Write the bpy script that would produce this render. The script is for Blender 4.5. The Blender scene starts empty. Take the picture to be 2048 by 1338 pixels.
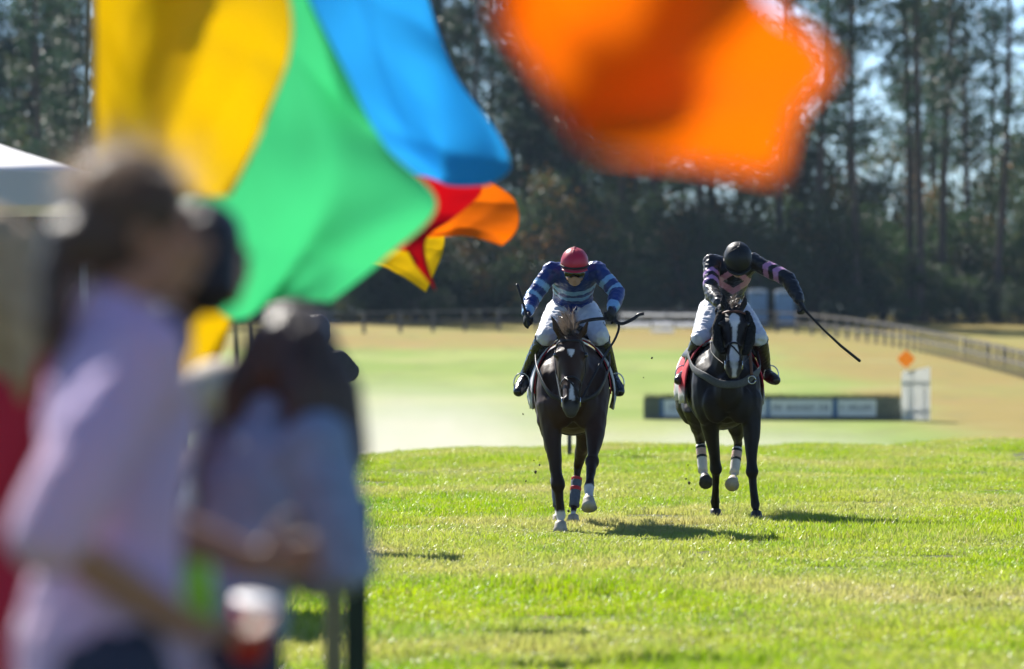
import bpy, bmesh, math, random
import numpy as np
from mathutils import Vector, Matrix, noise as mnoise

random.seed(7)
rng = np.random.default_rng(7)
scene = bpy.context.scene
COL = scene.collection
R = math.radians
HAZE_DENSITY = .000065

# ------------------------------------------------------------------ camera
CAM_Z = 1.588
F_PX = 200.0 / 36.0 * 2048.0          # focal length in photo pixels
cam_data = bpy.data.cameras.new('camera')
cam_data.lens = 200.0
cam_data.sensor_width = 36.0
cam_data.clip_start = 0.5
cam_data.clip_end = 3000.0
cam_data.dof.use_dof = True
cam_data.dof.focus_distance = 46.3
cam_data.dof.aperture_fstop = 2.8
cam_data.dof.aperture_blades = 9
cam = bpy.data.objects.new('camera', cam_data)
cam.location = (0, 0, CAM_Z)
cam.rotation_euler = (R(90), 0, 0)
COL.objects.link(cam)
scene.camera = cam

# ------------------------------------------------------------------ sky, sun, exposure
SUN_TO = Vector((-0.60, 1.03, 1.0)).normalized()      # direction towards the sun
SUN_EL = math.asin(SUN_TO.z)
SUN_AZ = math.atan2(SUN_TO.x, SUN_TO.y)               # clockwise from +Y
world = bpy.data.worlds.new('World')
scene.world = world
world.use_nodes = True
wn = world.node_tree
wn.nodes.clear()
w_out = wn.nodes.new('ShaderNodeOutputWorld')
w_bg = wn.nodes.new('ShaderNodeBackground')
w_sky = wn.nodes.new('ShaderNodeTexSky')
w_sky.sky_type = 'NISHITA'
w_sky.sun_disc = False
w_sky.sun_elevation = SUN_EL
w_sky.sun_rotation = SUN_AZ
w_sky.air_density = 0.6
w_sky.dust_density = 0.0
w_sky.ozone_density = 4.0
w_bg.inputs['Strength'].default_value = 0.080
wn.links.new(w_sky.outputs[0], w_bg.inputs[0])
wn.links.new(w_bg.outputs[0], w_out.inputs[0])

sun_data = bpy.data.lights.new('sun', 'SUN')
sun_data.energy = 5.0
sun_data.angle = R(0.53)
sun_data.color = (1.0, 0.95, 0.87)
sun = bpy.data.objects.new('sun', sun_data)
sun.rotation_euler = (-SUN_TO).to_track_quat('-Z', 'Y').to_euler()
COL.objects.link(sun)

scene.view_settings.view_transform = 'Standard'
scene.view_settings.look = 'None'
scene.view_settings.gamma = 1.0
scene.view_settings.use_curve_mapping = False
scene.view_settings.exposure = 1.1
cy = scene.cycles
cy.use_denoising = True
try:
    cy.denoiser = 'OPENIMAGEDENOISE'
    cy.denoising_input_passes = 'RGB_ALBEDO_NORMAL'
    cy.denoising_prefilter = 'ACCURATE'
except Exception:
    pass
cy.max_bounces = 6
cy.diffuse_bounces = 3
cy.glossy_bounces = 2
cy.transmission_bounces = 4
cy.transparent_max_bounces = 8
cy.volume_bounces = 0
cy.sample_clamp_indirect = 6.0
cy.caustics_reflective = False
cy.caustics_refractive = False

# ------------------------------------------------------------------ small helpers
def px(x, y, Y):
    """the point that stands Y metres from the camera and shows at photo pixel (x, y)"""
    return Vector(((x - 1024.0) * Y / F_PX, Y, CAM_Z - (y - 669.0) * Y / F_PX))

def V(*a):
    return Vector(a)

def tag(o, label=None, cat=None, group=None, kind=None):
    if label: o['label'] = label
    if cat: o['category'] = cat
    if group: o['group'] = group
    if kind: o['kind'] = kind
    return o

def empty(name, loc=(0, 0, 0), rz=0.0, label=None, cat=None, group=None):
    o = bpy.data.objects.new(name, None)
    o.empty_display_size = 0.1
    o.location = loc
    o.rotation_euler = (0, 0, rz)
    COL.objects.link(o)
    return tag(o, label, cat, group)

def link(name, me, mat=None, parent=None, smooth=None):
    if mat is not None and not me.materials:
        me.materials.append(mat)
    if smooth is not None and len(me.polygons):
        me.polygons.foreach_set('use_smooth', np.full(len(me.polygons), smooth))
    o = bpy.data.objects.new(name, me)
    COL.objects.link(o)
    if parent is not None:
        o.parent = parent
    return o

def copy_tree(o, parent=None):
    c = o.copy()
    COL.objects.link(c)
    c.parent = parent
    for ch in list(o.children):
        copy_tree(ch, c)
    return c

class MB:
    """collects vertices and faces"""
    def __init__(s):
        s.v, s.f = [], []
    def add(s, vs, fs):
        n = len(s.v)
        s.v += [tuple(v) for v in vs]
        s.f += [tuple(i + n for i in f) for f in fs]
        return s
    def box(s, c, size, rot=None, taper=1.0):
        hx, hy, hz = size[0] / 2, size[1] / 2, size[2] / 2
        vs = []
        for z in (-1, 1):
            t = taper if z > 0 else 1.0
            for x, y in ((-1, -1), (1, -1), (1, 1), (-1, 1)):
                p = Vector((x * hx * t, y * hy * t, z * hz))
                if rot is not None: p = rot @ p
                vs.append(p + Vector(c))
        return s.add(vs, [(3, 2, 1, 0), (4, 5, 6, 7), (0, 1, 5, 4), (1, 2, 6, 5), (2, 3, 7, 6), (3, 0, 4, 7)])
    def tube(s, pts, ra, rb=None, side=None, n=12, caps=True, round_ends=True):
        """loft of elliptical rings: ra along 'side', rb across it"""
        pts = [Vector(p) for p in pts]
        m = len(pts)
        ra = list(ra) if hasattr(ra, '__len__') else [ra] * m
        rb = ra if rb is None else (list(rb) if hasattr(rb, '__len__') else [rb] * m)
        P, A, B, T = [], [], [], []
        for i in range(m):
            t = (pts[min(i + 1, m - 1)] - pts[max(i - 1, 0)])
            t = t.normalized() if t.length > 1e-9 else Vector((0, 0, 1))
            P.append(pts[i]); A.append(ra[i]); B.append(rb[i]); T.append(t)
        if round_ends:
            def cap(p, a, b, t, sgn):
                out = []
                for k in (1, 2):
                    ang = k * R(30)
                    h = min(a, b)
                    out.append((p + t * sgn * h * math.sin(ang), a * math.cos(ang), b * math.cos(ang), t))
                return out
            st = cap(P[0], A[0], B[0], T[0], -1)[::-1]
            en = cap(P[-1], A[-1], B[-1], T[-1], 1)
            P = [q[0] for q in st] + P + [q[0] for q in en]
            A = [q[1] for q in st] + A + [q[1] for q in en]
            B = [q[2] for q in st] + B + [q[2] for q in en]
            T = [q[3] for q in st] + T + [q[3] for q in en]
        m = len(P)
        if side is None:
            t = T[0]
            side = t.cross(Vector((0, 0, 1)))
            if side.length < 0.15: side = t.cross(Vector((0, 1, 0)))
        sd = Vector(side).normalized()
        vs = []
        for i in range(m):
            e1 = sd - T[i] * sd.dot(T[i])
            if e1.length < 1e-4: e1 = T[i].orthogonal()
            e1.normalize()
            sd = e1 if side is None else sd
            e2 = T[i].cross(e1)
            for k in range(n):
                a = 2 * math.pi * k / n
                vs.append(P[i] + e1 * (A[i] * math.cos(a)) + e2 * (B[i] * math.sin(a)))
        fs = []
        for i in range(m - 1):
            for k in range(n):
                k2 = (k + 1) % n
                fs.append((i * n + k, i * n + k2, (i + 1) * n + k2, (i + 1) * n + k))
        if caps:
            fs.append(tuple(range(n - 1, -1, -1)))
            fs.append(tuple((m - 1) * n + k for k in range(n)))
        return s.add(vs, fs)
    def ell(s, c, r, rot=None, nu=14, nv=9):
        c = Vector(c); vs = []; fs = []
        for j in range(nv + 1):
            ph = math.pi * j / nv
            for i in range(nu):
                th = 2 * math.pi * i / nu
                p = Vector((r[0] * math.sin(ph) * math.cos(th), r[1] * math.sin(ph) * math.sin(th), r[2] * math.cos(ph)))
                if rot is not None: p = rot @ p
                vs.append(c + p)
        for j in range(nv):
            for i in range(nu):
                i2 = (i + 1) % nu
                fs.append((j * nu + i, (j + 1) * nu + i, (j + 1) * nu + i2, j * nu + i2))
        return s.add(vs, fs)
    def mesh(s, name='m'):
        me = bpy.data.meshes.new(name)
        me.from_pydata(s.v, [], s.f)
        me.update()
        return me
    def build(s, name, mat, parent=None, smooth=False):
        return link(name, s.mesh(name), mat, parent, smooth)

def organic(mb, voxel=0.012, smooth=4, factor=0.5):
    """one continuous skin over overlapping closed shapes"""
    me = mb.mesh('raw')
    bm = bmesh.new(); bm.from_mesh(me)
    bmesh.ops.remove_doubles(bm, verts=bm.verts, dist=1e-5)
    bmesh.ops.recalc_face_normals(bm, faces=bm.faces)
    bm.to_mesh(me); bm.free()
    o = bpy.data.objects.new('raw', me)
    COL.objects.link(o)
    m = o.modifiers.new('r', 'REMESH'); m.mode = 'VOXEL'; m.voxel_size = voxel; m.use_smooth_shade = True
    if smooth:
        m = o.modifiers.new('s', 'SMOOTH'); m.iterations = smooth; m.factor = factor
    dg = bpy.context.evaluated_depsgraph_get()
    out = bpy.data.meshes.new_from_object(o.evaluated_get(dg))
    bpy.data.objects.remove(o)
    bpy.data.meshes.remove(me)
    out.polygons.foreach_set('use_smooth', np.ones(len(out.polygons), bool))
    return out

def coords(me):
    a = np.empty(len(me.vertices) * 3, np.float32)
    me.vertices.foreach_get('co', a)
    return a.reshape(-1, 3)

def set_coords(me, a):
    me.vertices.foreach_set('co', np.ascontiguousarray(a, np.float32).ravel())
    me.update()

def normals(me):
    a = np.empty(len(me.vertices) * 3, np.float32)
    me.vertices.foreach_get('normal', a)
    return a.reshape(-1, 3)

def paint(me, rgb):
    """rgb: (n,3) array of the thing's own colours"""
    at = me.color_attributes.new('col', 'FLOAT_COLOR', 'POINT')
    c = np.ones((len(me.vertices), 4), np.float32)
    c[:, :3] = rgb
    at.data.foreach_set('color', c.ravel())

def wrinkle(me, amp, freq, seed=0.0, stretch=(1, 1, 1), mask=None):
    co = coords(me); nn = normals(me)
    d = np.array([mnoise.noise(Vector((p[0] * freq * stretch[0] + seed, p[1] * freq * stretch[1], p[2] * freq * stretch[2]))) for p in co])
    d = (0.5 - np.abs(d)) * amp
    if mask is not None: d = d * mask
    set_coords(me, co + nn * d[:, None])

def sstep(x, a, b):
    t = np.clip((x - a) / (b - a), 0, 1)
    return t * t * (3 - 2 * t)

# ------------------------------------------------------------------ materials
def nodes(name):
    m = bpy.data.materials.new(name)
    m.use_nodes = True
    nt = m.node_tree
    nt.nodes.clear()
    out = nt.nodes.new('ShaderNodeOutputMaterial')
    return m, nt, out

def mat(name, color, rough=0.6, var=0.12, scale=20.0, bump=0.0, bscale=None, spec=0.4, metal=0.0, attr=False,
        trans=0.0, tcol=None, sheen=0.0, coat=0.0):
    m, nt, out = nodes(name)
    N, L = nt.nodes.new, nt.links.new
    b = N('ShaderNodeBsdfPrincipled')
    tc = N('ShaderNodeTexCoord')
    no = N('ShaderNodeTexNoise'); no.inputs['Scale'].default_value = scale; no.inputs['Detail'].default_value = 4
    L(tc.outputs['Object'], no.inputs['Vector'])
    mr = N('ShaderNodeMapRange')
    mr.inputs['From Min'].default_value = 0.25; mr.inputs['From Max'].default_value = 0.75
    mr.inputs['To Min'].default_value = 1 - var; mr.inputs['To Max'].default_value = 1 + var
    L(no.outputs['Fac'], mr.inputs['Value'])
    mul = N('ShaderNodeMix'); mul.data_type = 'RGBA'; mul.blend_type = 'MULTIPLY'; mul.inputs[0].default_value = 1.0
    if attr:
        at = N('ShaderNodeAttribute'); at.attribute_name = 'col'
        L(at.outputs['Color'], mul.inputs[6])
    else:
        mul.inputs[6].default_value = (*color, 1)
    L(mr.outputs['Result'], mul.inputs[7])
    L(mul.outputs[2], b.inputs['Base Color'])
    b.inputs['Roughness'].default_value = rough
    b.inputs['Metallic'].default_value = metal
    b.inputs['Specular IOR Level'].default_value = spec
    if sheen:
        b.inputs['Sheen Weight'].default_value = sheen
        b.inputs['Sheen Roughness'].default_value = 0.4
    if coat:
        b.inputs['Coat Weight'].default_value = coat
    if bump:
        n2 = N('ShaderNodeTexNoise'); n2.inputs['Scale'].default_value = bscale or scale * 3; n2.inputs['Detail'].default_value = 5
        L(tc.outputs['Object'], n2.inputs['Vector'])
        bp = N('ShaderNodeBump'); bp.inputs['Strength'].default_value = bump; bp.inputs['Distance'].default_value = 0.01
        L(n2.outputs['Fac'], bp.inputs['Height']); L(bp.outputs['Normal'], b.inputs['Normal'])
    if trans:
        t = N('ShaderNodeBsdfTranslucent')
        if tcol is None: L(mul.outputs[2], t.inputs['Color'])
        else: t.inputs['Color'].default_value = (*tcol, 1)
        mx = N('ShaderNodeMixShader'); mx.inputs[0].default_value = trans
        L(b.outputs[0], mx.inputs[1]); L(t.outputs[0], mx.inputs[2]); L(mx.outputs[0], out.inputs[0])
    else:
        L(b.outputs[0], out.inputs[0])
    return m
# ------------------------------------------------------------------ the land
_py = np.array([-200, 60, 73, 78, 84, 95, 120, 150, 165, 180, 200, 250, 300, 340, 380, 430, 520, 900.])
_pz = np.array([0, 0, 0, -.02, -.15, -.75, -2.15, -2.45, -2.15, -1.75, -1.38, -.5, .6, 1.6, 2.75, 3.3, 3.4, 3.4])
_ty = np.arange(-200, 901, 1.0)
_tz = np.interp(_ty, _py, _pz)
_k = np.exp(-0.5 * (np.arange(-9, 10) / 2.2) ** 2); _k /= _k.sum()
_tz = np.convolve(np.pad(_tz, 9, mode='edge'), _k, mode='valid')
def ground_z(x, y):
    x = np.asarray(x, float); y = np.asarray(y, float)
    ye = y - np.clip(x, -30, 12) * 0.75 * sstep(y, 45, 70) * (1 - sstep(y, 95, 150))
    z = np.interp(ye, _ty, _tz)
    z = z - 0.35 * sstep(x, 10, 40) * sstep(y, 150, 260) * (1 - sstep(y, 330, 390))
    z = z + .14 * sstep(-x, .1, .55) * (1 - sstep(y, 14.5, 19)) * sstep(y, 2, 6)      # low bank under the spectators
    z = z + (.03 * np.sin(x * .9 + .4) + .025 * np.sin(x * 2.3 + y * .2)) * sstep(y, 55, 68) * (1 - sstep(y, 86, 98))
    z = z + 0.05 * np.sin(x * 0.16 + y * 0.045) * sstep(y, 100, 200)
    return z
def gz(x, y):
    return float(ground_z(x, y))

xs = np.unique(np.concatenate([np.arange(-420, -40, 20.), np.arange(-40, 44, 2.), np.arange(44, 421, 20.)]))
ys = np.unique(np.concatenate([np.arange(-60, 20, 8.), np.arange(20, 130, 1.), np.arange(130, 420, 3.), np.arange(420, 901, 40.)]))
GX, GY = np.meshgrid(xs, ys)
GZ = ground_z(GX, GY)
nx, ny = len(xs), len(ys)
vs = np.stack([GX.ravel(), GY.ravel(), GZ.ravel()], 1)
ii = (np.arange(ny - 1)[:, None] * nx + np.arange(nx - 1)[None, :]).ravel()
fs = np.stack([ii, ii + 1, ii + nx + 1, ii + nx], 1)
me = bpy.data.meshes.new('ground')
me.from_pydata(vs.tolist(), [], fs.tolist())

def ground_material():
    m, nt, out = nodes('turf_and_dry_grass')
    N, L = nt.nodes.new, nt.links.new
    geo = N('ShaderNodeNewGeometry')
    sep = N('ShaderNodeSeparateXYZ'); L(geo.outputs['Position'], sep.inputs[0])
    def noise(scale, detail=5, sx=1, sy=1):
        mp = N('ShaderNodeMapping'); mp.inputs['Scale'].default_value = (sx, sy, 1)
        L(geo.outputs['Position'], mp.inputs[0])
        n = N('ShaderNodeTexNoise'); n.inputs['Scale'].default_value = scale; n.inputs['Detail'].default_value = detail
        L(mp.outputs[0], n.inputs['Vector'])
        return n.outputs['Fac']
    def rng_(v, a, b, c=0., d=1.):
        r = N('ShaderNodeMapRange'); r.interpolation_type = 'SMOOTHSTEP'
        for k, x in zip(('From Min', 'From Max', 'To Min', 'To Max'), (a, b, c, d)): r.inputs[k].default_value = x
        L(v, r.inputs['Value']); return r.outputs['Result']
    def mth(op, a, b):
        r = N('ShaderNodeMath'); r.operation = op
        for k, x in enumerate((a, b)):
            if isinstance(x, (int, float)): r.inputs[k].default_value = x
            else: L(x, r.inputs[k])
        return r.outputs[0]
    def mix(f, a, b):
        r = N('ShaderNodeMix'); r.data_type = 'RGBA'
        if isinstance(f, float): r.inputs[0].default_value = f
        else: L(f, r.inputs[0])
        for k, x in ((6, a), (7, b)):
            if isinstance(x, tuple): r.inputs[k].default_value = (*x, 1)
            else: L(x, r.inputs[k])
        return r.outputs[2]
    wob = mth('MULTIPLY', mth('SUBTRACT', noise(0.05, 3), 0.5), 10.0)
    bx = rng_(mth('ADD', sep.outputs['X'], wob), 12.2, 16.5)
    by = rng_(mth('ADD', sep.outputs['Y'], mth('MULTIPLY', wob, 1.2)), 296., 320.)
    near = rng_(sep.outputs['Y'], 95., 140.)
    dry = mth('MULTIPLY', mth('MAXIMUM', bx, by), near)
    dry = mth('MINIMUM', mth('ADD', dry, mth('MULTIPLY', rng_(noise(0.35, 4), .55, .8), mth('MULTIPLY', near, 0.10))), 1.0)
    green = mix(rng_(noise(0.12, 5, 1, .35), .35, .68), (.16, .235, .024), (.24, .285, .060))
    tan = mix(rng_(noise(0.09, 5, 1, .4), .35, .65), (.235, .175, .032), (.225, .20, .036))
    tan = mix(rng_(noise(0.5, 6, 1, .5), .5, .75), tan, (.26, .165, .045))
    far = mix(dry, green, tan)
    far = mix(mth('MULTIPLY', rng_(noise(0.6, 6, 1, .22), .48, .72), .28), far, (.12, .13, .03))
    far = mix(mth('MULTIPLY', rng_(noise(0.22, 4, .6, .5), .56, .74), .4), far, (.31, .29, .11))
    soil = mix(rng_(noise(3.0, 6), .4, .65), (.055, .075, .014), (.12, .105, .045))
    colr = mix(rng_(sep.outputs['Y'], 80., 92.), soil, far)
    b = N('ShaderNodeBsdfPrincipled')
    L(colr, b.inputs['Base Color'])
    b.inputs['Roughness'].default_value = 0.85
    b.inputs['Specular IOR Level'].default_value = 0.15
    bp = N('ShaderNodeBump'); bp.inputs['Strength'].default_value = 0.5; bp.inputs['Distance'].default_value = 0.05
    L(noise(9.0, 5), bp.inputs['Height']); L(bp.outputs['Normal'], b.inputs['Normal'])
    L(b.outputs[0], out.inputs[0])
    return m
ground = tag(link('ground', me, ground_material(), None, True), kind='structure')

# ------------------------------------------------------------------ grass blades of the near turf
def blade_material():
    m, nt, out = nodes('grass_blade')
    N, L = nt.nodes.new, nt.links.new
    geo = N('ShaderNodeNewGeometry')
    oi = N('ShaderNodeObjectInfo')
    def noise(scale, sy=1.0, det=3):
        mp = N('ShaderNodeMapping'); mp.inputs['Scale'].default_value = (1, sy, 0)
        L(geo.outputs['Position'], mp.inputs[0])
        n = N('ShaderNodeTexNoise'); n.inputs['Scale'].default_value = scale; n.inputs['Detail'].default_value = det
        L(mp.outputs[0], n.inputs['Vector'])
        r = N('ShaderNodeMapRange'); r.inputs['From Min'].default_value = .33; r.inputs['From Max'].default_value = .67
        L(n.outputs['Fac'], r.inputs['Value'])
        return r.outputs['Result']
    def mix(f, a, b):
        r = N('ShaderNodeMix'); r.data_type = 'RGBA'
        L(f, r.inputs[0])
        for k, x in ((6, a), (7, b)):
            if isinstance(x, tuple): r.inputs[k].default_value = (*x, 1)
            else: L(x, r.inputs[k])
        return r.outputs[2]
    at = N('ShaderNodeAttribute'); at.attribute_name = 'col'
    sp = N('ShaderNodeSeparateColor'); L(at.outputs['Color'], sp.inputs[0])
    g = mix(noise(1.1, .6), (.135, .255, .010), (.265, .345, .024))
    g = mix(sp.outputs[0], g, (.30, .27, .12))           # dry blades
    big = noise(.33, .5, 5)
    pw = N('ShaderNodeMath'); pw.operation = 'POWER'; L(big, pw.inputs[0]); pw.inputs[1].default_value = 1.6
    pm = N('ShaderNodeMath'); pm.operation = 'MULTIPLY'; L(pw.outputs[0], pm.inputs[0]); pm.inputs[1].default_value = .85
    g = mix(pm.outputs[0], g, (.36, .32, .14))
    b = N('ShaderNodeBsdfPrincipled'); L(g, b.inputs['Base Color'])
    b.inputs['Roughness'].default_value = .42; b.inputs['Specular IOR Level'].default_value = .55
    t = N('ShaderNodeBsdfTranslucent'); 
    hs = N('ShaderNodeHueSaturation'); hs.inputs['Value'].default_value = 1.75; hs.inputs['Saturation'].default_value = 1.1
    L(g, hs.inputs['Color']); L(hs.outputs[0], t.inputs['Color'])
    mx = N('ShaderNodeMixShader'); mx.inputs[0].default_value = .5
    L(b.outputs[0], mx.inputs[1]); L(t.outputs[0], mx.inputs[2]); L(mx.outputs[0], out.inputs[0])
    return m
BLADE = blade_material()

def grass_patch(seed, n, size, hmin, hmax):
    g = np.random.default_rng(seed)
    bx, by = g.uniform(-size / 2, size / 2, (2, n))
    clump = np.array([mnoise.noise(Vector((x * 9 + seed * 7, y * 9, 0))) for x, y in zip(bx, by)])
    h = g.uniform(hmin, hmax, n) * np.clip(0.85 + clump * 0.8, .45, 1.6)
    w = g.uniform(.0022, .0042, n)
    yaw = g.uniform(0, 2 * np.pi, n)
    lean = g.uniform(.1, .85, n) * h
    la = g.uniform(0, 2 * np.pi, n)
    dx, dy = np.cos(la) * lean, np.sin(la) * lean
    wx, wy = np.cos(yaw) * w, np.sin(yaw) * w
    v = np.zeros((n, 5, 3), np.float32)
    v[:, 0] = np.stack([bx - wx, by - wy, np.full(n, -.01)], 1)
    v[:, 1] = np.stack([bx + wx, by + wy, np.full(n, -.01)], 1)
    v[:, 2] = np.stack([bx + wx * .85 + dx * .38, by + wy * .85 + dy * .38, h * .62], 1)
    v[:, 3] = np.stack([bx - wx * .85 + dx * .38, by - wy * .85 + dy * .38, h * .62], 1)
    v[:, 4] = np.stack([bx + dx, by + dy, h * .96], 1)
    me = bpy.data.meshes.new('grass_patch')
    base = np.arange(n)[:, None] * 5
    fs = (base + np.array([[0, 1, 2, 3]])).tolist() + (base + np.array([[3, 2, 4]])).tolist()
    me.from_pydata(v.reshape(-1, 3).tolist(), [], fs)
    dry = (g.random(n) < .2).astype(np.float32) * g.uniform(.4, 1, n)
    paint(me, np.repeat(np.stack([dry, dry, dry], 1), 5, axis=0))
    me.materials.append(BLADE)
    return me

patches = bpy.data.collections.new('grass_patches')
for k in range(6):
    po = bpy.data.objects.new('grass_patch', grass_patch(k + 1, 800, .56, .028, .070))
    patches.objects.link(po)

sx, sy = np.meshgrid(np.arange(-9, 13.1, .40), np.arange(13.5, 86, .40))
sx = sx.ravel() + rng.uniform(-.13, .13, sx.size); sy = sy.ravel() + rng.uniform(-.13, .13, sy.size)
keep = (np.abs(sx) < sy * .125 + 1.4)
bare = np.array([mnoise.noise(Vector((x * 1.1, y * .8, 11.0))) + .4 * mnoise.noise(Vector((x * 3.1, y * 2.2, 5.0))) for x, y in zip(sx, sy)])
keep &= (bare < .34)            # worn spots where the soil shows
sx, sy = sx[keep], sy[keep]
gme = bpy.data.meshes.new('grass')
gme.from_pydata(np.stack([sx, sy, ground_z(sx, sy) + .002], 1).tolist(), [], [])
tuft = np.array([mnoise.noise(Vector((x * .55, y * .3, 3.0))) + .6 * mnoise.noise(Vector((x * 1.9, y * 1.1, 7.0))) for x, y in zip(sx, sy)])
tuft = np.clip(.90 + .85 * tuft + rng.normal(0, .1, len(sx)), .35, 1.9)
ta = gme.attributes.new('tuft', 'FLOAT_VECTOR', 'POINT')
ta.data.foreach_set('vector', np.stack([np.ones_like(tuft), np.ones_like(tuft), tuft], 1).astype(np.float32).ravel())
grass = tag(link('grass', gme), 'short sunlit green turf of the race course', 'grass', kind='stuff')
gn = bpy.data.node_groups.new('grass_scatter', 'GeometryNodeTree')
gn.interface.new_socket('Geometry', in_out='INPUT', socket_type='NodeSocketGeometry')
gn.interface.new_socket('Geometry', in_out='OUTPUT', socket_type='NodeSocketGeometry')
gi, go = gn.nodes.new('NodeGroupInput'), gn.nodes.new('NodeGroupOutput')
ci = gn.nodes.new('GeometryNodeCollectionInfo'); ci.inputs['Collection'].default_value = patches
ci.inputs['Separate Children'].default_value = True; ci.inputs['Reset Children'].default_value = True
ip = gn.nodes.new('GeometryNodeInstanceOnPoints'); ip.inputs['Pick Instance'].default_value = True
rv = gn.nodes.new('FunctionNodeRandomValue'); rv.data_type = 'FLOAT_VECTOR'
rv.inputs['Min'].default_value = (0, 0, 0); rv.inputs['Max'].default_value = (0, 0, 6.283)
rs = gn.nodes.new('GeometryNodeInputNamedAttribute'); rs.data_type = 'FLOAT_VECTOR'; rs.inputs['Name'].default_value = 'tuft'
gn.links.new(gi.outputs[0], ip.inputs['Points']); gn.links.new(ci.outputs[0], ip.inputs['Instance'])
gn.links.new(rv.outputs[0], ip.inputs['Rotation']); gn.links.new(rs.outputs[0], ip.inputs['Scale'])
gn.links.new(ip.outputs[0], go.inputs[0])
grass.modifiers.new('scatter', 'NODES').node_group = gn
# ------------------------------------------------------------------ the wood behind the course
BARK = mat('pine_bark', (.075, .058, .048), .9, .35, 4.0, .6, 12)
def leaf_material(name, cols, trans=.45):
    m, nt, out = nodes(name)
    N, L = nt.nodes.new, nt.links.new
    at = N('ShaderNodeAttribute'); at.attribute_name = 'col'
    b = N('ShaderNodeBsdfPrincipled'); b.inputs['Roughness'].default_value = .5
    b.inputs['Specular IOR Level'].default_value = .35
    oi = N('ShaderNodeObjectInfo')
    hs = N('ShaderNodeHueSaturation')
    mr = N('ShaderNodeMapRange'); mr.inputs['To Min'].default_value = .7; mr.inputs['To Max'].default_value = 1.25
    L(oi.outputs['Random'], mr.inputs['Value']); L(mr.outputs['Result'], hs.inputs['Value'])
    L(at.outputs['Color'], hs.inputs['Color'])
    L(hs.outputs[0], b.inputs['Base Color'])
    t = N('ShaderNodeBsdfTranslucent'); L(hs.outputs[0], t.inputs['Color'])
    mx = N('ShaderNodeMixShader'); mx.inputs[0].default_value = trans
    L(b.outputs[0], mx.inputs[1]); L(t.outputs[0], mx.inputs[2]); L(mx.outputs[0], out.inputs[0])
    return m
NEEDLE = leaf_material('pine_needles', None, .35)
LEAF = leaf_material('broad_leaves', None, .5)

def leaf_faces(centres, size, g, flat=.0, aspect=.4):
    n = len(centres)
    d1 = g.normal(size=(n, 3)); d1[:, 2] *= (1 - flat); d1 /= np.linalg.norm(d1, axis=1)[:, None]
    d2 = np.cross(d1, g.normal(size=(n, 3))); d2 /= np.linalg.norm(d2, axis=1)[:, None]
    s = (size * g.uniform(.6, 1.3, n))[:, None]
    v = np.stack([centres - d1 * s, centres - d2 * s * aspect, centres + d1 * s, centres + d2 * s * aspect], 1)
    return v.reshape(-1, 3)

def leaf_mesh(name, centres, size, cols, g, m, aspect=.4):
    v = leaf_faces(centres, size, g, .2, aspect)
    n = len(centres)
    me = bpy.data.meshes.new(name)
    me.from_pydata(v.tolist(), [], (np.arange(n)[:, None] * 4 + np.arange(4)[None]).tolist())
    paint(me, np.repeat(cols, 4, axis=0))
    me.materials.append(m)
    return me

def pine_meshes(seed, H, crown0, spread, nb=78, per=100):
    """tall pine: bare tapered trunk, thin drooping limbs, needle tufts"""
    g = np.random.default_rng(seed)
    tr = MB()
    lean = g.normal(0, .012, 2); wob = g.uniform(0, 6, 2)
    def axis(z):
        return Vector((lean[0] * z + .18 * math.sin(z * .16 + wob[0]), lean[1] * z + .18 * math.sin(z * .13 + wob[1]), z))
    hs = np.linspace(-.6, H, 14)
    r0 = H * .0095
    tr.tube([axis(h) for h in hs], [max(.03, r0 * (1.18 if h < 0 else 1) * (1 - .9 * max(h, 0) / H) ** .8) for h in hs], n=8, round_ends=False)
    cents, cols = [], []
    for k in range(nb):
        t = g.random() ** .8
        z = H * (crown0 + (1 - crown0) * t) * .995
        ln = spread * (1 - t) ** .6 * g.uniform(.45, 1.1) + .35
        a = g.uniform(0, 2 * math.pi)
        p0 = axis(z)
        up = g.uniform(-.1, .45)
        d = Vector((math.cos(a), math.sin(a), up))
        pts = [p0, p0 + d * ln * .5 + Vector((0, 0, -.02 * ln)), p0 + d * ln + Vector((0, 0, .1 * ln))]
        tr.tube(pts, [.055 * (1.1 - t), .035, .012], n=5, round_ends=False)
        m = int(per * (ln / spread + .25))
        s = g.uniform(.3, 1.08, m)
        c = np.array([list(pts[0].lerp(pts[2], float(q))) for q in s])
        tuft = g.integers(0, max(2, m // 12), m)
        off = g.normal(0, .33, (max(2, m // 12) + 1, 3))[tuft]
        c = c + off + g.normal(0, .15, (m, 3))
        cents.append(c)
        base = np.array([.030, .068, .030]) * g.uniform(.7, 1.25)
        cc = np.repeat(base[None], m, 0) * g.uniform(.7, 1.4, (m, 1))
        if g.random() < .06: cc = cc * np.array([2.1, 1.3, .8])
        cols.append(cc)
    cents = np.concatenate(cents); cols = np.concatenate(cols)
    return tr.mesh('trunk'), leaf_mesh('crown', cents, .23, cols, g, NEEDLE, .24)

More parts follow.
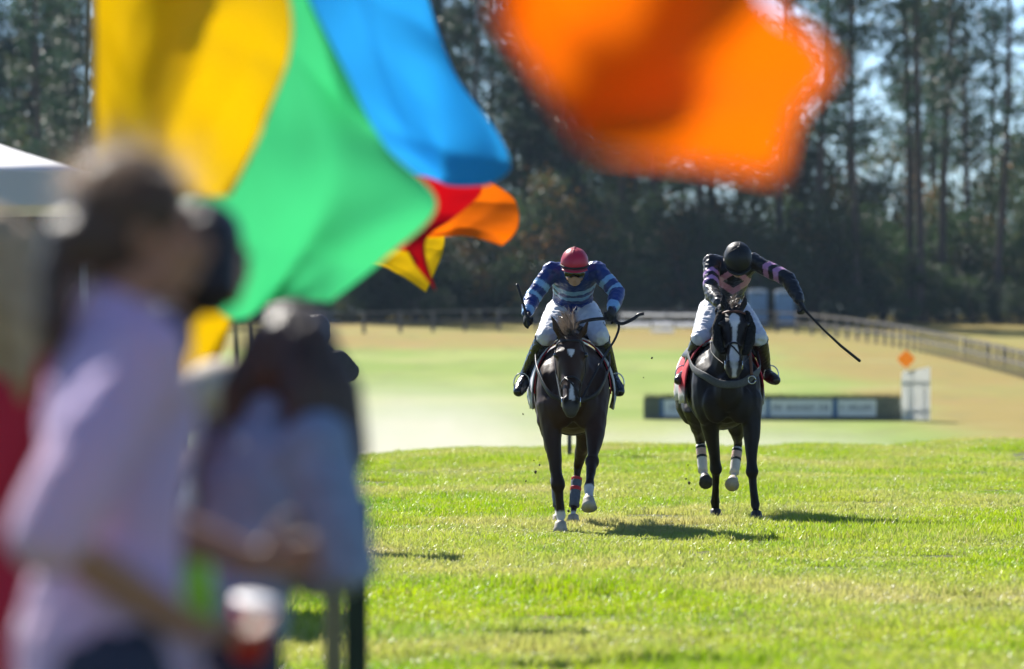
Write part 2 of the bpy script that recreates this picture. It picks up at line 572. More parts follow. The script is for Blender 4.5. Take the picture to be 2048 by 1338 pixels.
def broad_meshes(seed, H, W, n, base, accent, share):
    """low broadleaf tree of the edge of the wood, several stems"""
    g = np.random.default_rng(seed)
    tr = MB()
    cents, cols = [], []
    for k in range(5):
        a = g.uniform(0, 6.28); tip = Vector((math.cos(a) * W * .35, math.sin(a) * W * .35, H * g.uniform(.7, .95)))
        mid = Vector((tip.x * .35, tip.y * .35, tip.z * .5))
        tr.tube([(0, 0, -.4), mid, tip], [H * .014, H * .009, .015], n=6, round_ends=False)
        for q in range(4):
            b = mid.lerp(tip, g.uniform(.1, .9)); e = b + Vector((*g.normal(0, W * .2, 2), g.uniform(0, H * .12)))
            tr.tube([b, e], [.025, .008], n=4, round_ends=False)
    nc = 42
    cc = g.normal(size=(nc, 3)); cc /= np.linalg.norm(cc, axis=1)[:, None]
    cc *= g.uniform(.35, 1, (nc, 1)) ** .6
    cc = cc * np.array([W * .5, W * .5, H * .46]) + np.array([0, 0, H * .52])
    tint = np.where(g.random(nc)[:, None] < share, np.array(accent)[None], np.array(base)[None]) * g.uniform(.65, 1.35, (nc, 1))
    idx = g.integers(0, nc, n)
    c = cc[idx] + g.normal(0, 1, (n, 3)) * np.array([W * .1, W * .1, H * .05])
    c[:, 2] = np.abs(c[:, 2])
    col = tint[idx] * g.uniform(.75, 1.3, (n, 1))
    return tr.mesh('trunk'), leaf_mesh('crown', c, .13, col, g, LEAF, .55)

pines = [pine_meshes(20 + k, H, c0, sp) for k, (H, c0, sp) in enumerate(
    [(29, .22, 3.6), (31, .28, 3.4), (27, .18, 3.9), (33, .3, 3.5), (30, .25, 3.2), (25, .15, 3.7)])]
thin_pines = [pine_meshes(40 + k, H, c0, sp, 64, 88) for k, (H, c0, sp) in enumerate([(30, .32, 3.3), (32, .40, 3.0), (28, .3, 3.5)])]
broads = [broad_meshes(60 + k, *a) for k, a in enumerate([
    (7.5, 6.0, 5200, (.034, .072, .02), (.10, .11, .02), .15),
    (9.0, 6.5, 5600, (.042, .074, .022), (.12, .10, .02), .15),
    (6.0, 5.2, 4600, (.028, .055, .02), (.05, .09, .015), .2),
    (10.5, 6.5, 5600, (.042, .07, .024), (.17, .09, .025), .14),
    (5.0, 5.5, 4600, (.034, .066, .022), (.10, .10, .02), .1)])]

def plant(name, meshes, x, y, label, cat, group, sc=1.0, rz=None, lean=0.0):
    t = empty(name, (x, y, gz(x, y) - .05), rng.uniform(0, 6.28) if rz is None else rz, label, cat, group)
    t.scale = (sc, sc, sc)
    t.rotation_euler.y = lean
    tr = link('trunk', meshes[0], BARK, t, True)
    cr = link('crown', meshes[1], None, t)
    return t

G1 = 'tall pines of the wood beyond the fence'
G2 = 'low broadleaf trees along the edge of the wood'
# pines one can single out by their trunks, from the photograph: (pixel x, distance, mesh, scale, lean)
singles = [
    (75, 372, pines[0], .98, 0, 'dark pine trunk rising above the white canopy roof'),
    (150, 380, pines[2], 1, 0, 'pine standing between the white canopy and the amber flag'),
    (1245, 368, pines[4], 1, .01, 'straight pine rising behind the rider in the red helmet'),
    (1402, 372, pines[1], 1, -.01, 'pine with thick dark trunk just behind the black helmeted rider'),
    (1562, 374, thin_pines[0], .95, .01, 'pine rising right behind the two blue toilet cabins'),
    (1640, 370, thin_pines[1], 1, 0, 'pine whose trunk meets the lower corner of the big orange flag'),
    (1716, 366, thin_pines[2], 1.05, .01, 'straight bare pine next right of the big orange flag tip'),
    (1822, 368, thin_pines[0], 1.05, -.012, 'left stem of the close pair of tall pines against the sky'),
    (1838, 367, thin_pines[1], 1.08, .006, 'right stem of the close pair of tall pines against the sky'),
    (1888, 371, thin_pines[1], .98, 0, 'slim straight pine just right of the close pair'),
    (1935, 376, thin_pines[2], .95, .0, 'slim pine between the straight pine and the leaning pine'),
    (1990, 369, thin_pines[0], 1.0, .07, 'pine leaning to the right near the right edge of the wood'),
]
for (x, Y, ms, sc, ln, lab) in singles:
    X = (x - 1024) * Y / F_PX
    plant('pine_tree', ms, X, Y, lab, 'pine tree', G1, sc, None, ln)
def zone(X, Y):
    x = 1024 + X * F_PX / Y
    return ('behind the spectators and their flags' if x < 700 else 'behind the rider in the red helmet' if x < 1260 else
            'behind the rider in black' if x < 1620 else 'beyond the curve of the fence')
for k in range(92):
    if k < 46:
        X = rng.uniform(-46, 12); Y = rng.uniform(374, 420)
    elif k < 76:
        X = rng.uniform(-52, 14); Y = rng.uniform(415, 470)
    else:
        X = rng.uniform(12, 50); Y = rng.uniform(392, 470)
    deep = 'deep in' if Y > 420 else 'near the front of'
    plant('pine_tree', (pines if X < 13 else thin_pines)[rng.integers(0, 6 if X < 13 else 3)], X, Y, 'tall dark pine %s the wood %s' % (deep, zone(X, Y)), 'pine tree', G1, rng.uniform(.85, 1.12) * (1.05 if X < 10 else .95))
LOOK = ['dark green leafy tree with a yellow tinge', 'olive green leafy tree turning amber', 'small fresh green leafy tree', 'tall leafy tree with rusty autumn leaves', 'low dark green bushy tree']
def broad(i, X, Y, sc):
    plant('broadleaf_tree', broads[i], X, Y, LOOK[i] + ' ' + zone(X, Y), 'tree', G2, sc)
for k in range(78):
    X = -44 + 92 * (k + rng.uniform(-.4, .4)) / 78
    broad(rng.integers(0, 5), X, rng.uniform(366, 386), rng.uniform(.7, 1.15))
for k in range(46):
    X = -46 + 96 * (k + rng.uniform(-.4, .4)) / 46
    broad(rng.integers(0, 5), X, rng.uniform(388, 425), rng.uniform(1.1, 1.75))
for k in range(60):
    X = -44 + 92 * (k + rng.uniform(-.4, .4)) / 60
    broad([2, 4][k % 2], X, rng.uniform(362, 372), rng.uniform(.35, .6))
# ------------------------------------------------------------------ board fence along the far side of the course
FENCE_WOOD = mat('weathered_fence_wood', (.12, .112, .11), .75, .3, 3.0, .4, 15)
base_px = [(560, 670), (680, 668), (790, 666), (940, 662), (1100, 660), (1300, 660), (1500, 662), (1600, 667), (1700, 679),
           (1800, 694), (1900, 717), (2040, 754), (2140, 784), (2240, 812)]
def ground_hit(x, y):
    """first place where the sight line through a photo pixel meets the far slope"""
    Y = np.arange(170, 372, .25)
    X = (x - 1024) * Y / F_PX
    Z = CAM_Z - (y - 669) * Y / F_PX
    d = ground_z(X, Y) - Z
    k = int(np.argmax(d > 0)) if (d > 0).any() else len(Y) - 1
    return Vector((X[k], Y[k], 0))
line = [ground_hit(*q) for q in base_px]
pts = []
for a, b in zip(line[:-1], line[1:]):
    n = 12
    pts += [a.lerp(b, k / n) for k in range(n)]
pts.append(line[-1])
for _ in range(60):
    pts = [pts[0]] + [(pts[i - 1] + pts[i] * 2 + pts[i + 1]) / 4 for i in range(1, len(pts) - 1)] + [pts[-1]]
posts, acc = [pts[0]], 0.0
for a, b in zip(pts[:-1], pts[1:]):
    seg = (b - a).length
    while acc + seg >= 2.75:
        t = (2.75 - acc) / seg
        a = a.lerp(b, t); posts.append(a.copy()); seg = (b - a).length; acc = 0.0
    acc += seg
fence = empty('board_fence', (posts[0].x, posts[0].y, 0), 0, 'grey weathered board fence curving along the far side of the course', 'fence')
bpy.context.view_layer.update()
pm = MB().box((0, 0, .58), (.15, .15, 1.46)).mesh('post')
fo = Vector(fence.location)
for i, p in enumerate(posts):
    z = gz(p.x, p.y)
    o = link('post', pm, FENCE_WOOD, fence, False)
    o.location = Vector((p.x, p.y, z)) - fo
    nb = posts[min(i + 1, len(posts) - 1)] - posts[max(i - 1, 0)]
    o.rotation_euler = (rng.normal(0, .02), rng.normal(0, .02), math.atan2(nb.y, nb.x))
    if i + 1 < len(posts):
        q = posts[i + 1]; zq = gz(q.x, q.y)
        d = Vector((q.x - p.x, q.y - p.y, zq - z)); L_ = d.length
        for h, w in ((1.22, .11), (.66, .10)):
            r = MB().box((0, 0, 0), (L_ + .02, .03, w)).build('rail', FENCE_WOOD, fence)
            side = Vector((d.y, -d.x, 0)).normalized() * .095
            r.location = Vector((p.x, p.y, z + h + rng.normal(0, .01))) + d / 2 + side - fo
            r.rotation_euler = (0, -math.asin(d.z / L_), math.atan2(d.y, d.x))
        if i % 1 == 0:
            pass

# white banner strips on the fence behind the riders
WHITE_PAINT = mat('white_paint', (.78, .78, .76), .55, .06, 2.0, .1, 9)
VINYL = mat('white_banner_vinyl', (.74, .75, .78), .5, .05, 2.0, .1, 9, trans=.55)
bp_ = px(1315, 660, 343)
bn = empty('fence_banner', (bp_.x, 341.2, gz(bp_.x, 341.2)), 0, 'pale white banner strips hung along the fence between the two riders', 'banner')
for (x0, x1, h, w) in ((1236, 1300, .56, .36), (1303, 1345, .58, .40), (1348, 1394, .55, .34), (1240, 1330, 1.16, .2), (1333, 1396, 1.15, .18), (1300, 1346, .2, .22)):
    xa, xb = (x0 - 1315) * 341.2 / F_PX, (x1 - 1315) * 341.2 / F_PX
    vs, fs = [], []
    for k in range(17):
        x = xa + (xb - xa) * k / 16
        for z in (h - w / 2, h + w / 2): vs.append((x, .03 * math.sin(k * 1.3), z + .015 * math.sin(k * .8)))
    for k in range(16): fs.append((2 * k, 2 * k + 2, 2 * k + 3, 2 * k + 1))
    so = MB().add(vs, fs).build('strip', VINYL, bn, True); so.modifiers.new('t', 'SOLIDIFY').thickness = .003

# ------------------------------------------------------------------ portable toilets
TOI_BLUE = mat('toilet_blue_plastic', (.30, .48, .68), .45, .1, 2.0, trans=.45)
TOI_ROOF = mat('toilet_roof_plastic', (.66, .72, .78), .45, .06, 2.0, trans=.4)
TOI_DARK = mat('toilet_vent_plastic', (.03, .06, .1), .5)
def toilet(x, Y, label):
    p = px(x, 630, Y); z = gz(p.x, Y)
    t = empty('portable_toilet', (p.x, Y, z), R(3), label, 'toilet', 'blue toilet cabins')
    b = MB(); b.box((0, 0, .09), (1.2, 1.2, .18)).build('skid', TOI_DARK, t)
    b = MB(); b.box((0, .02, 1.17), (1.14, 1.12, 1.98), taper=.98); b.build('cabin', TOI_BLUE, t)
    for s in (-1, 1):
        MB().box((s * .535, -.555, 1.17), (.07, .05, 1.98)).build('corner_post', TOI_BLUE, t)
    d = MB().box((0, -.575, 1.15), (.74, .035, 1.8)).build('door', TOI_BLUE, t)
    MB().box((.29, -.60, 1.1), (.05, .03, .16)).build('latch', TOI_DARK, d)
    v = MB().box((0, -.57, 2.1), (.66, .03, .1)).build('vent', TOI_DARK, t)
    r = MB(); n = 10
    vs, fs = [], []
    for i in range(n + 1):
        a = math.pi * i / n
        for yy in (-.62, .62):
            vs.append((-.6 * math.cos(a), yy, 2.165 + .21 * math.sin(a)))
    for i in range(n): fs.append((2 * i, 2 * i + 1, 2 * i + 3, 2 * i + 2))
    fs += [tuple(range(0, 2 * n + 2, 2)), tuple(range(2 * n + 1, 0, -2)), (0, 2 * n, 2 * n + 1, 1)]
    r.add(vs, fs); r.build('roof', TOI_ROOF, t)
    p2 = MB().tube([(.48, .48, 2.1), (.48, .48, 2.5)], .05, n=8, round_ends=False).build('vent_pipe', TOI_DARK, t)
toilet(1515, 358, 'blue toilet cabin behind the fence, nearer the black clad rider')
toilet(1569, 357, 'blue toilet cabin behind the fence, second one from the black clad rider')

# ------------------------------------------------------------------ brush jump with banner boards
JY = 200.0
jx0 = (1287 - 1024) * JY / F_PX; jx1 = (1803 - 1024) * JY / F_PX
JZ = gz((jx0 + jx1) / 2, JY)
jump = empty('brush_jump', ((jx0 + jx1) / 2, JY, JZ), R(-2.0), 'low dark green brush jump carrying white sponsor boards', 'jump')
JW = jx1 - jx0
JUMP_GREEN = mat('jump_frame_green', (.12, .13, .10), .7, .25, 6.0)
BANNER = mat('banner_board', (.66, .67, .72), .5, .05, 3.0)
BANNER_BLUE = mat('banner_blue', (.06, .14, .30), .5, .05, 3.0)
INK = mat('banner_ink', (.10, .11, .2), .6)
MB().box((0, .35, .38), (JW, .7, .74)).build('frame', JUMP_GREEN, jump)
for h in (.14, .29, .43, .57, .70):
    MB().box((0, -.03, h), (JW, .05, .11)).build('board', JUMP_GREEN, jump)
def jxl(x): return (x - 1545) * JY / F_PX
for a, b in ((1328, 1390), (1392, 1532), (1540, 1664), (1676, 1752)):
    bo = MB().box((jxl((a + b) / 2), -.075, .43), ((b - a) * JY / F_PX, .03, .58)).build('banner', BANNER, jump)
    # blurred lettering: dark letter strokes, unreadable in the photograph
    x = a + 8
    L_ = MB()
    while x < b - 8:
        wdt = rng.uniform(3.5, 6.5)
        if rng.random() < .8:
            xx = jxl(x); w = wdt * JY / F_PX
            for kx in (-.45, .45):
                L_.box((xx + kx * w * .6, -.092, .45), (.025, .004, rng.uniform(.16, .24)))
            L_.box((xx, -.093, .45 + rng.choice([-.09, 0, .09])), (w * .6, .004, .03))
        x += wdt + 2.2
    tag(L_.build('lettering', INK, bo), kind='stuff')
for a, b in ((1532, 1540), (1665, 1675), (1320, 1327)):
    MB().box((jxl((a + b) / 2), -.075, .43), ((b - a) * JY / F_PX, .034, .62)).build('banner_divider', BANNER_BLUE, jump)
# brush twigs standing out of the frame
g = np.random.default_rng(5)
n = 5200
bx = g.uniform(-JW / 2 + .05, JW / 2 - .05, n); by = g.uniform(.06, .64, n); hh = g.uniform(.76, 1.0, n)
ln = g.normal(0, .05, (n, 2))
vb = np.zeros((n, 3, 3)); vb[:, 0] = np.stack([bx - .006, by, np.full(n, .7)], 1); vb[:, 1] = np.stack([bx + .006, by, np.full(n, .7)], 1)
vb[:, 2] = np.stack([bx + ln[:, 0], by + ln[:, 1], hh], 1)
bme = bpy.data.meshes.new('brush'); bme.from_pydata(vb.reshape(-1, 3).tolist(), [], (np.arange(n)[:, None] * 3 + np.arange(3)).tolist())
tag(link('brush', bme, mat('brush_twigs', (.075, .085, .035), .8, .4, 4.0), jump), kind='stuff')

# white wing of the jump
p = px(1832, 832, JY - .6)
wing = empty('jump_wing', (p.x, JY - .6, gz(p.x, JY - .6)), R(24), 'white slatted jump wing with sloping top beside the brush jump', 'jump wing')
ww = 1.12
WING_PLASTIC = mat('white_wing_plastic', (.80, .80, .78), .5, .05, 2.0, .1, 9, trans=.5)
nsl = 8
for k in range(nsl):
    x = -ww / 2 + ww * (k + .5) / nsl
    h = 1.66 + .22 * (k + .5) / nsl
    MB().box((x, 0, h / 2 + .03), (ww / nsl - .012, .045, h)).build('slat', WING_PLASTIC, wing)
for z in (.35, 1.35):
    MB().box((0, .05, z), (ww, .05, .1)).build('batten', WHITE_PAINT, wing)
MB().tube([(-.3, .06, 1.3), (-.3, 1.0, .0)], .04, n=6, round_ends=False).build('prop', WHITE_PAINT, wing)
MB().tube([(.3, .06, 1.3), (.3, 1.0, .0)], .04, n=6, round_ends=False).build('prop', WHITE_PAINT, wing)
ORANGE_PAINT = mat('orange_marker_paint', (.95, .42, .01), .5, .04, trans=.35)
p = px(1812, 718, JY - .35)
mk = empty('marker_sign', (p.x, JY - .35, gz(p.x, JY - .35)), R(8), 'orange diamond marker on a post above the white jump wing', 'sign')
MB().box((0, .03, .85), (.06, .06, 1.9)).build('post', WHITE_PAINT, mk)
b = MB(); r_ = .30; zc = p.z - mk.location.z
ov = [(math.cos(a) * r_, math.sin(a) * r_) for a in [R(x) for x in (0 - 9, 9, 81, 99, 171, 189, 261, 279)]]
b.add([(x, -.02, zc + z) for x, z in ov] + [(x, .0, zc + z) for x, z in ov],
      [tuple(range(8)), tuple(range(15, 7, -1))] + [(i, 8 + i, 8 + (i + 1) % 8, (i + 1) % 8) for i in range(8)])
b.build('board', ORANGE_PAINT, mk)

# course marker just over the brow, behind the first horse
STAKE = mat('marker_stake', (.05, .05, .055), .6)
p = px(1139, 914, 73.0)
st = empty('course_marker', (p.x, 73.0, gz(p.x, 73.0)), 0, 'slim dark course marker post standing behind the first horse', 'marker post')
MB().box((0, 0, .95), (.055, .055, 1.9)).build('post', STAKE, st)
MB().box((.03, -.035, 1.35), (.42, .015, 1.0)).build('board', WHITE_PAINT, st)
MB().box((.03, -.045, 1.35), (.3, .004, .16)).build('stripe', ORANGE_PAINT, st)

# ------------------------------------------------------------------ white canopy tent on the spectators' side
CANVAS = mat('white_canvas', (.72, .72, .74), .7, .05, 2.0, .2, 6, trans=.25)
STEEL = mat('tent_leg_steel', (.5, .5, .52), .4, metal=.8)
TY = 31.0
tx1 = (175 - 1024) * TY / F_PX
tent = empty('canopy_tent', (tx1 - 1.5, TY + 1.5, 0), 0, 'white pop up canopy tent behind the spectators', 'tent')
zv = CAM_Z + (669 - 408) * TY / F_PX; ze = zv + .18; zp = ze + .62
b = MB()
nn = 8
for s in range(4):
    a0 = [(-1.5, -1.5), (1.5, -1.5), (1.5, 1.5), (-1.5, 1.5)][s]; a1 = [(1.5, -1.5), (1.5, 1.5), (-1.5, 1.5), (-1.5, -1.5)][s]
    vs, fs = [], []
    for i in range(nn + 1):
        t = i / nn
        for j in range(nn + 1):
            u = j / nn
            x = (a0[0] * (1 - u) + a1[0] * u) * (1 - t); y = (a0[1] * (1 - u) + a1[1] * u) * (1 - t)
            sag = -.10 * math.sin(math.pi * u) * math.sin(math.pi * t) - .06 * math.sin(math.pi * t)
            vs.append((x, y, ze + (zp - ze) * t + sag))
    for i in range(nn):
        for j in range(nn):
            k = i * (nn + 1) + j; fs.append((k, k + 1, k + nn + 2, k + nn + 1))
    b.add(vs, fs)
ro = b.build('roof', CANVAS, tent, True)
sm = ro.modifiers.new('t', 'SOLIDIFY'); sm.thickness = .004
for s in range(4):
    a0 = [(-1.5, -1.5), (1.5, -1.5), (1.5, 1.5), (-1.5, 1.5)][s]; a1 = [(1.5, -1.5), (1.5, 1.5), (-1.5, 1.5), (-1.5, -1.5)][s]
    c = ((a0[0] + a1[0]) / 2, (a0[1] + a1[1]) / 2, (ze + zv) / 2)
    MB().box(c, (3.01 if s % 2 == 0 else .006, .006 if s % 2 == 0 else 3.01, ze - zv + .01)).build('valance', CANVAS, tent)
    MB().box((a0[0] * .985, a0[1] * .985, zv / 2), (.04, .04, zv)).build('leg', STEEL, tent)
# ------------------------------------------------------------------ horses
def coat(name, rough=.5):
    return mat(name, (0, 0, 0), rough, .25, 7.0, .12, 60.0, spec=.22, attr=True)
COAT = coat('horse_coat')
HOOF_D = mat('hoof_dark', (.03, .027, .025), .5, .3, 12)
HOOF_L = mat('hoof_pale', (.42, .37, .30), .6, .25, 14, .2, 40)
HAIR_DK = mat('dark_horse_hair', (.045, .034, .028), .30, .4, 20, spec=.6, trans=.35, tcol=(.22, .17, .13))
LEATHER_D = mat('dark_leather', (.018, .014, .013), .45, .2, 30, .2, 90)
LEATHER_B = mat('brown_leather', (.12, .045, .022), .5, .25, 30, .2, 90)
WEB_GREY = mat('grey_girth_web', (.10, .105, .11), .75, .2, 60, .4, 200)
STEEL_B = mat('bit_steel', (.6, .6, .6), .25, metal=1.0)
EYE = mat('dark_wet_eye', (.008, .006, .005), .08, spec=.8)
EYE_N = mat('nostril_dark', (.012, .008, .008), .6)
FLEECE = mat('black_fleece', (.010, .010, .011), .95, .5, 60, 1.0, 120)

def strap(name, pts, w, th, m, parent, side=None, n=8):
    b = MB(); b.tube(pts, w / 2, th / 2, side=side, n=n, round_ends=False)
    return b.build(name, m, parent, True)

def smooth_pts(pts, n=6):
    pts = [Vector(p) for p in pts]; out = []
    for i in range(len(pts) - 1):
        p0 = pts[max(i - 1, 0)]; p1 = pts[i]; p2 = pts[i + 1]; p3 = pts[min(i + 2, len(pts) - 1)]
        for k in range(n):
            t = k / n
            out.append(.5 * ((2 * p1) + (p2 - p0) * t + (2 * p0 - 5 * p1 + 4 * p2 - p3) * t * t + (3 * p1 - p0 - 3 * p2 + p3) * t ** 3))
    out.append(pts[-1])
    return out

def build_horse(S):
    root = empty('horse', S['loc'], 0, S['label'], 'horse', 'race horses')
    skew = S.get('skew', 0.0)
    cx = S.get('cx', 0.0)
    def sk(x, y, z): return Vector((cx + x + skew * y, y, z))
    b = MB()
    # trunk of the body
    rings = [(0.00, 1.10, .13, .19), (.09, 1.11, .225, .28), (.22, 1.13, .275, .34), (.42, 1.16, .285, .385), (.75, 1.16, .30, .37),
             (1.10, 1.18, .31, .345), (1.40, 1.23, .30, .31), (1.68, 1.25, .295, .28), (1.90, 1.22, .25, .25), (2.06, 1.17, .14, .17)]
    b.tube([sk(0, r[0], r[1]) for r in rings], [r[2] for r in rings], [r[3] for r in rings], side=(1, 0, 0), n=20)
    for s in (-1, 1):
        b.ell(sk(s * .175, .20, 1.10), (.125, .17, .30), Matrix.Rotation(R(-14), 3, 'X'))          # shoulder
        b.ell(sk(s * .10, .03, 1.00), (.12, .085, .17))                                            # breast muscle
        b.ell(sk(s * .17, 1.72, 1.10), (.15, .25, .31))                                            # quarters
    # neck and head
    poll = Vector(S['poll']); muz = Vector(S['muzzle'])
    nb = sk(0, .30, 1.24)
    nm = nb.lerp(poll, .52) + Vector((0, .02, .015))
    b.tube([nb, nb.lerp(nm, .5), nm, nm.lerp(poll, .55), poll + Vector((0, .03, -.04))], [.185, .155, .115, .098, .085], [.335, .275, .20, .155, .12], side=(1, 0, 0), n=16)
    ax = (muz - poll).normalized(); hl = (muz - poll).length
    xh = Vector((1, 0, 0)); xh = (xh - ax * xh.dot(ax)).normalized()
    fr = ax.cross(xh).normalized()
    if fr.y > 0: fr = -fr                                  # front of the face
    def H(t, x=0., f=0.):
        return poll + ax * (hl * t) + xh * x + fr * f
    ht = [(-.02, .072, .075, -.03), (.10, .098, .10, -.025), (.25, .117, .128, -.03), (.38, .110, .135, -.045), (.52, .085, .108, -.035), (.66, .067, .085, -.02),
          (.80, .066, .076, -.012), (.90, .075, .075, -.01), (.97, .070, .066, -.015), (1.0, .056, .050, -.02)]
    b.tube([H(t, 0, f) for t, a, c, f in ht], [a for t, a, c, f in ht], [c for t, a, c, f in ht], side=xh, n=16)
    for s in (-1, 1):
        b.ell(H(.27, s * .105, .03), (.024, .03, .038))                    # brow
        b.ell(H(.40, s * .072, -.07), (.035, .085, .10))                   # jowl
        b.ell(H(.90, s * .045, .035), (.028, .03, .042))                   # nostril flare
        b.tube([H(.50, s * .068, -.01), H(.36, s * .088, .005)], [.014, .018], n=8)   # facial crest
        # ears
        e0 = H(.015, s * .058, -.01)
        tip = Vector(S['ears'][0 if s < 0 else 1])
        mid = e0.lerp(tip, .45) + Vector((s * .012, -.008, 0))
        b.tube([e0, mid, e0.lerp(tip, .8), tip], [.030, .037, .023, .006], [.02, .016, .011, .005], side=(1, .25 * s, 0), n=10)
    b.ell(H(.975, 0, -.052), (.038, .032, .028))                            # chin
    # legs
    fore_r = [(.13, .15), (.108, .12), (.082, .09), (.048, .054), (.058, .060), (.041, .046), (.035, .041), (.037, .042), (.046, .050), (.035, .037), (.040, .043)]
    def leg(j, kind):
        top, mid, knee, fet, cor = [Vector(q) for q in j]
        if kind == 'fore':
            P = [top, top.lerp(mid, .5), mid, mid.lerp(knee, .8), knee, knee.lerp(fet, .18), knee.lerp(fet, .5), knee.lerp(fet, .82), fet, fet.lerp(cor, .55), cor]
            b.tube(P, [r[0] for r in fore_r], [r[1] for r in fore_r], side=(1, 0, 0), n=12)
            b.ell(knee + Vector((0, -.012, 0)), (.060, .050, .062))
        else:
            P = [top, top.lerp(mid, .5), mid, mid.lerp(knee, .45), mid.lerp(knee, .85), knee, knee.lerp(fet, .2), knee.lerp(fet, .55), fet, fet.lerp(cor, .55), cor]
            ra = [.15, .145, .115, .075, .047, .046, .036, .030, .040, .030, .036]
            rb = [.22, .20, .15, .105, .06, .066, .048, .040, .046, .034, .04]
            b.tube(P, ra, rb, side=(1, 0, 0), n=12)
            b.ell(knee + Vector((0, .035, .03)), (.03, .035, .05))
        b.ell(fet + Vector((0, .025, -.005)), (.03, .028, .03))
    for k in ('fl', 'fr'): leg(S[k], 'fore')
    for k in ('hl', 'hr'): leg(S[k], 'hind')
    me = organic(b, .0115, 6, .5)
    co = coords(me)
    # nostrils pressed in
    nn = normals(me)
    def near(p, r): return np.exp(-((co - np.array(p)) ** 2).sum(1) / (r * r))
    dn = np.zeros(len(co))
    for s in (-1, 1):
        dn += .02 * near(H(.915, s * .05, .058), .022)
    # muscle and vein relief
    rel = np.array([mnoise.noise(Vector(p * 5.5)) * .009 - abs(mnoise.noise(Vector((p[0] * 9, p[1] * 9, p[2] * 5)) + V(3, 1, 2))) * .010 for p in co])
    set_coords(me, co - nn * dn[:, None] + nn * rel[:, None])
    # own colours of the coat
    base = np.array(S['coat']); c = np.repeat(base[None], len(co), 0)
    hx = co @ np.array(xh) - np.array(poll) @ np.array(xh)
    tt = ((co - np.array(poll)) @ np.array(ax)) / hl
    ff = (co - np.array(poll)) @ np.array(fr)
    head = (co[:, 1] < poll.y + .06) & (co[:, 2] > muz.z - .1)
    # tan muzzle tinge and dark legs
    low = 1 - sstep(co[:, 2], .45, .95)
    c = c * (1 - .5 * low[:, None])
    tinge = (head * sstep(tt, .45, .7) * (1 - sstep(tt, .86, .95)))[:, None]
    c = c * (1 - .5 * tinge) + np.array([.035, .02, .012]) * .5 * tinge
    grey = (head * sstep(tt, .84, .93))[:, None]
    c = c * (1 - grey) + np.array([.055, .048, .044]) * grey
    jit = np.array([mnoise.noise(Vector(p * 38.0)) for p in co]) * .006
    for m in S['marks']:
        w = m(hx + jit, tt + jit * .8, ff, head)
        c = c * (1 - w[:, None]) + np.array([.62, .60, .60]) * w[:, None]
    for s in (-1, 1):
        w = near(H(.915, s * .052, .05), .030); c *= (1 - .95 * np.clip(w, 0, 1))[:, None]
    # socks
    for key in ('fl', 'fr', 'hl', 'hr'):
        if key in S['socks']:
            fet, cor = Vector(S[key][3]), Vector(S[key][4]); kn = Vector(S[key][2])
            hgt = S['socks'][key]
            d = (kn - cor).normalized()
            up = (co - np.array(cor)) @ np.array(d)
            rad = np.linalg.norm(co - np.array(cor) - up[:, None] * np.array(d)[None], axis=1)
            w = (1 - sstep(up + jit * 1.5, hgt - .012, hgt + .012)) * (rad < .12) * (up > -.15)
            c = c * (1 - w[:, None]) + np.array([.6, .57, .54]) * w[:, None]
    paint(me, c)
    body = link('body', me, COAT, root)
    for s in (-1, 1):
        MB().ell(H(.272, s * .119, .034), (.017, .02, .021)).build('eye', EYE, root, True)
    for s in (-1, 1):
        MB().ell(H(.905, s * .050, .066), (.014, .012, .022), Matrix.Rotation(R(-18 * s), 3, 'Y')).build('nostril', EYE_N, root, True)
    # hooves
    for key in ('fl', 'fr', 'hl', 'hr'):
        cor = Vector(S[key][4]); d = Vector(S.get('hoofdir', {}).get(key, (0, -.45, -1))).normalized()
        e1 = Vector((1, 0, 0)); e1 = (e1 - d * e1.dot(d)).normalized(); e2 = d.cross(e1)
        hb = MB(); vs, fs = [], []; n = 14
        flat = key not in S.get('raised', ())
        for i, (t, r) in enumerate(((-.012, .044), (.01, .047), (.045, .055), (.082, .064))):
            for k in range(n):
                a = 2 * math.pi * k / n
                p = cor + d * t + e1 * math.cos(a) * r + e2 * math.sin(a) * r * 1.08
                if i == 3 and flat: p.z = max(0.004, min(p.z, .008))
                vs.append(p)
        for i in range(3):
            for k in range(n): fs.append((i * n + k, i * n + (k + 1) % n, (i + 1) * n + (k + 1) % n, (i + 1) * n + k))
        fs += [tuple(range(n - 1, -1, -1)), tuple(3 * n + k for k in range(n))]
        hb.add(vs, fs).build('hoof', HOOF_L if key in S['pale'] else HOOF_D, root, True)
    # leg bandages
    for key, bands in S.get('wraps', {}).items():
        kn, fet = Vector(S[key][2]), Vector(S[key][3])
        first = None
        for (t0, t1, r, m) in bands:
            tb = MB(); k = 6
            tb.tube([kn.lerp(fet, t0 + (t1 - t0) * i / k) for i in range(k + 1)], [r * (1 + .05 * math.sin(i * 2.1)) for i in range(k + 1)], [r * 1.25] * (k + 1), side=(1, 0, 0), n=14, round_ends=False)
            o = tb.build('leg_wrap' if first is None else 'tape_band', m, root if first is None else first, True)
            first = first or o
    # mane, forelock, tail: strands of hair
    g = np.random.default_rng(S['seed'])
    def strands(name, roots, dirs, ln, w, m, droop=.6, curl=.02):
        vs, fs = [], []
        for p, d in zip(roots, dirs):
            l = ln * g.uniform(.6, 1.15); d = Vector(d).normalized()
            sd = d.cross(Vector(g.normal(size=3))).normalized() * w
            q = Vector(p); k0 = len(vs)
            dd = d.copy()
            for i in range(5):
                t = i / 4
                ww = sd * (1 - t * .85)
                vs += [q - ww, q + ww]
                dd = (dd + Vector((g.normal(0, curl * 5), g.normal(0, curl * 5), -droop * .3))).normalized()
                q = q + dd * (l / 4)
            for i in range(4): fs.append((k0 + 2 * i, k0 + 2 * i + 1, k0 + 2 * i + 3, k0 + 2 * i + 2))
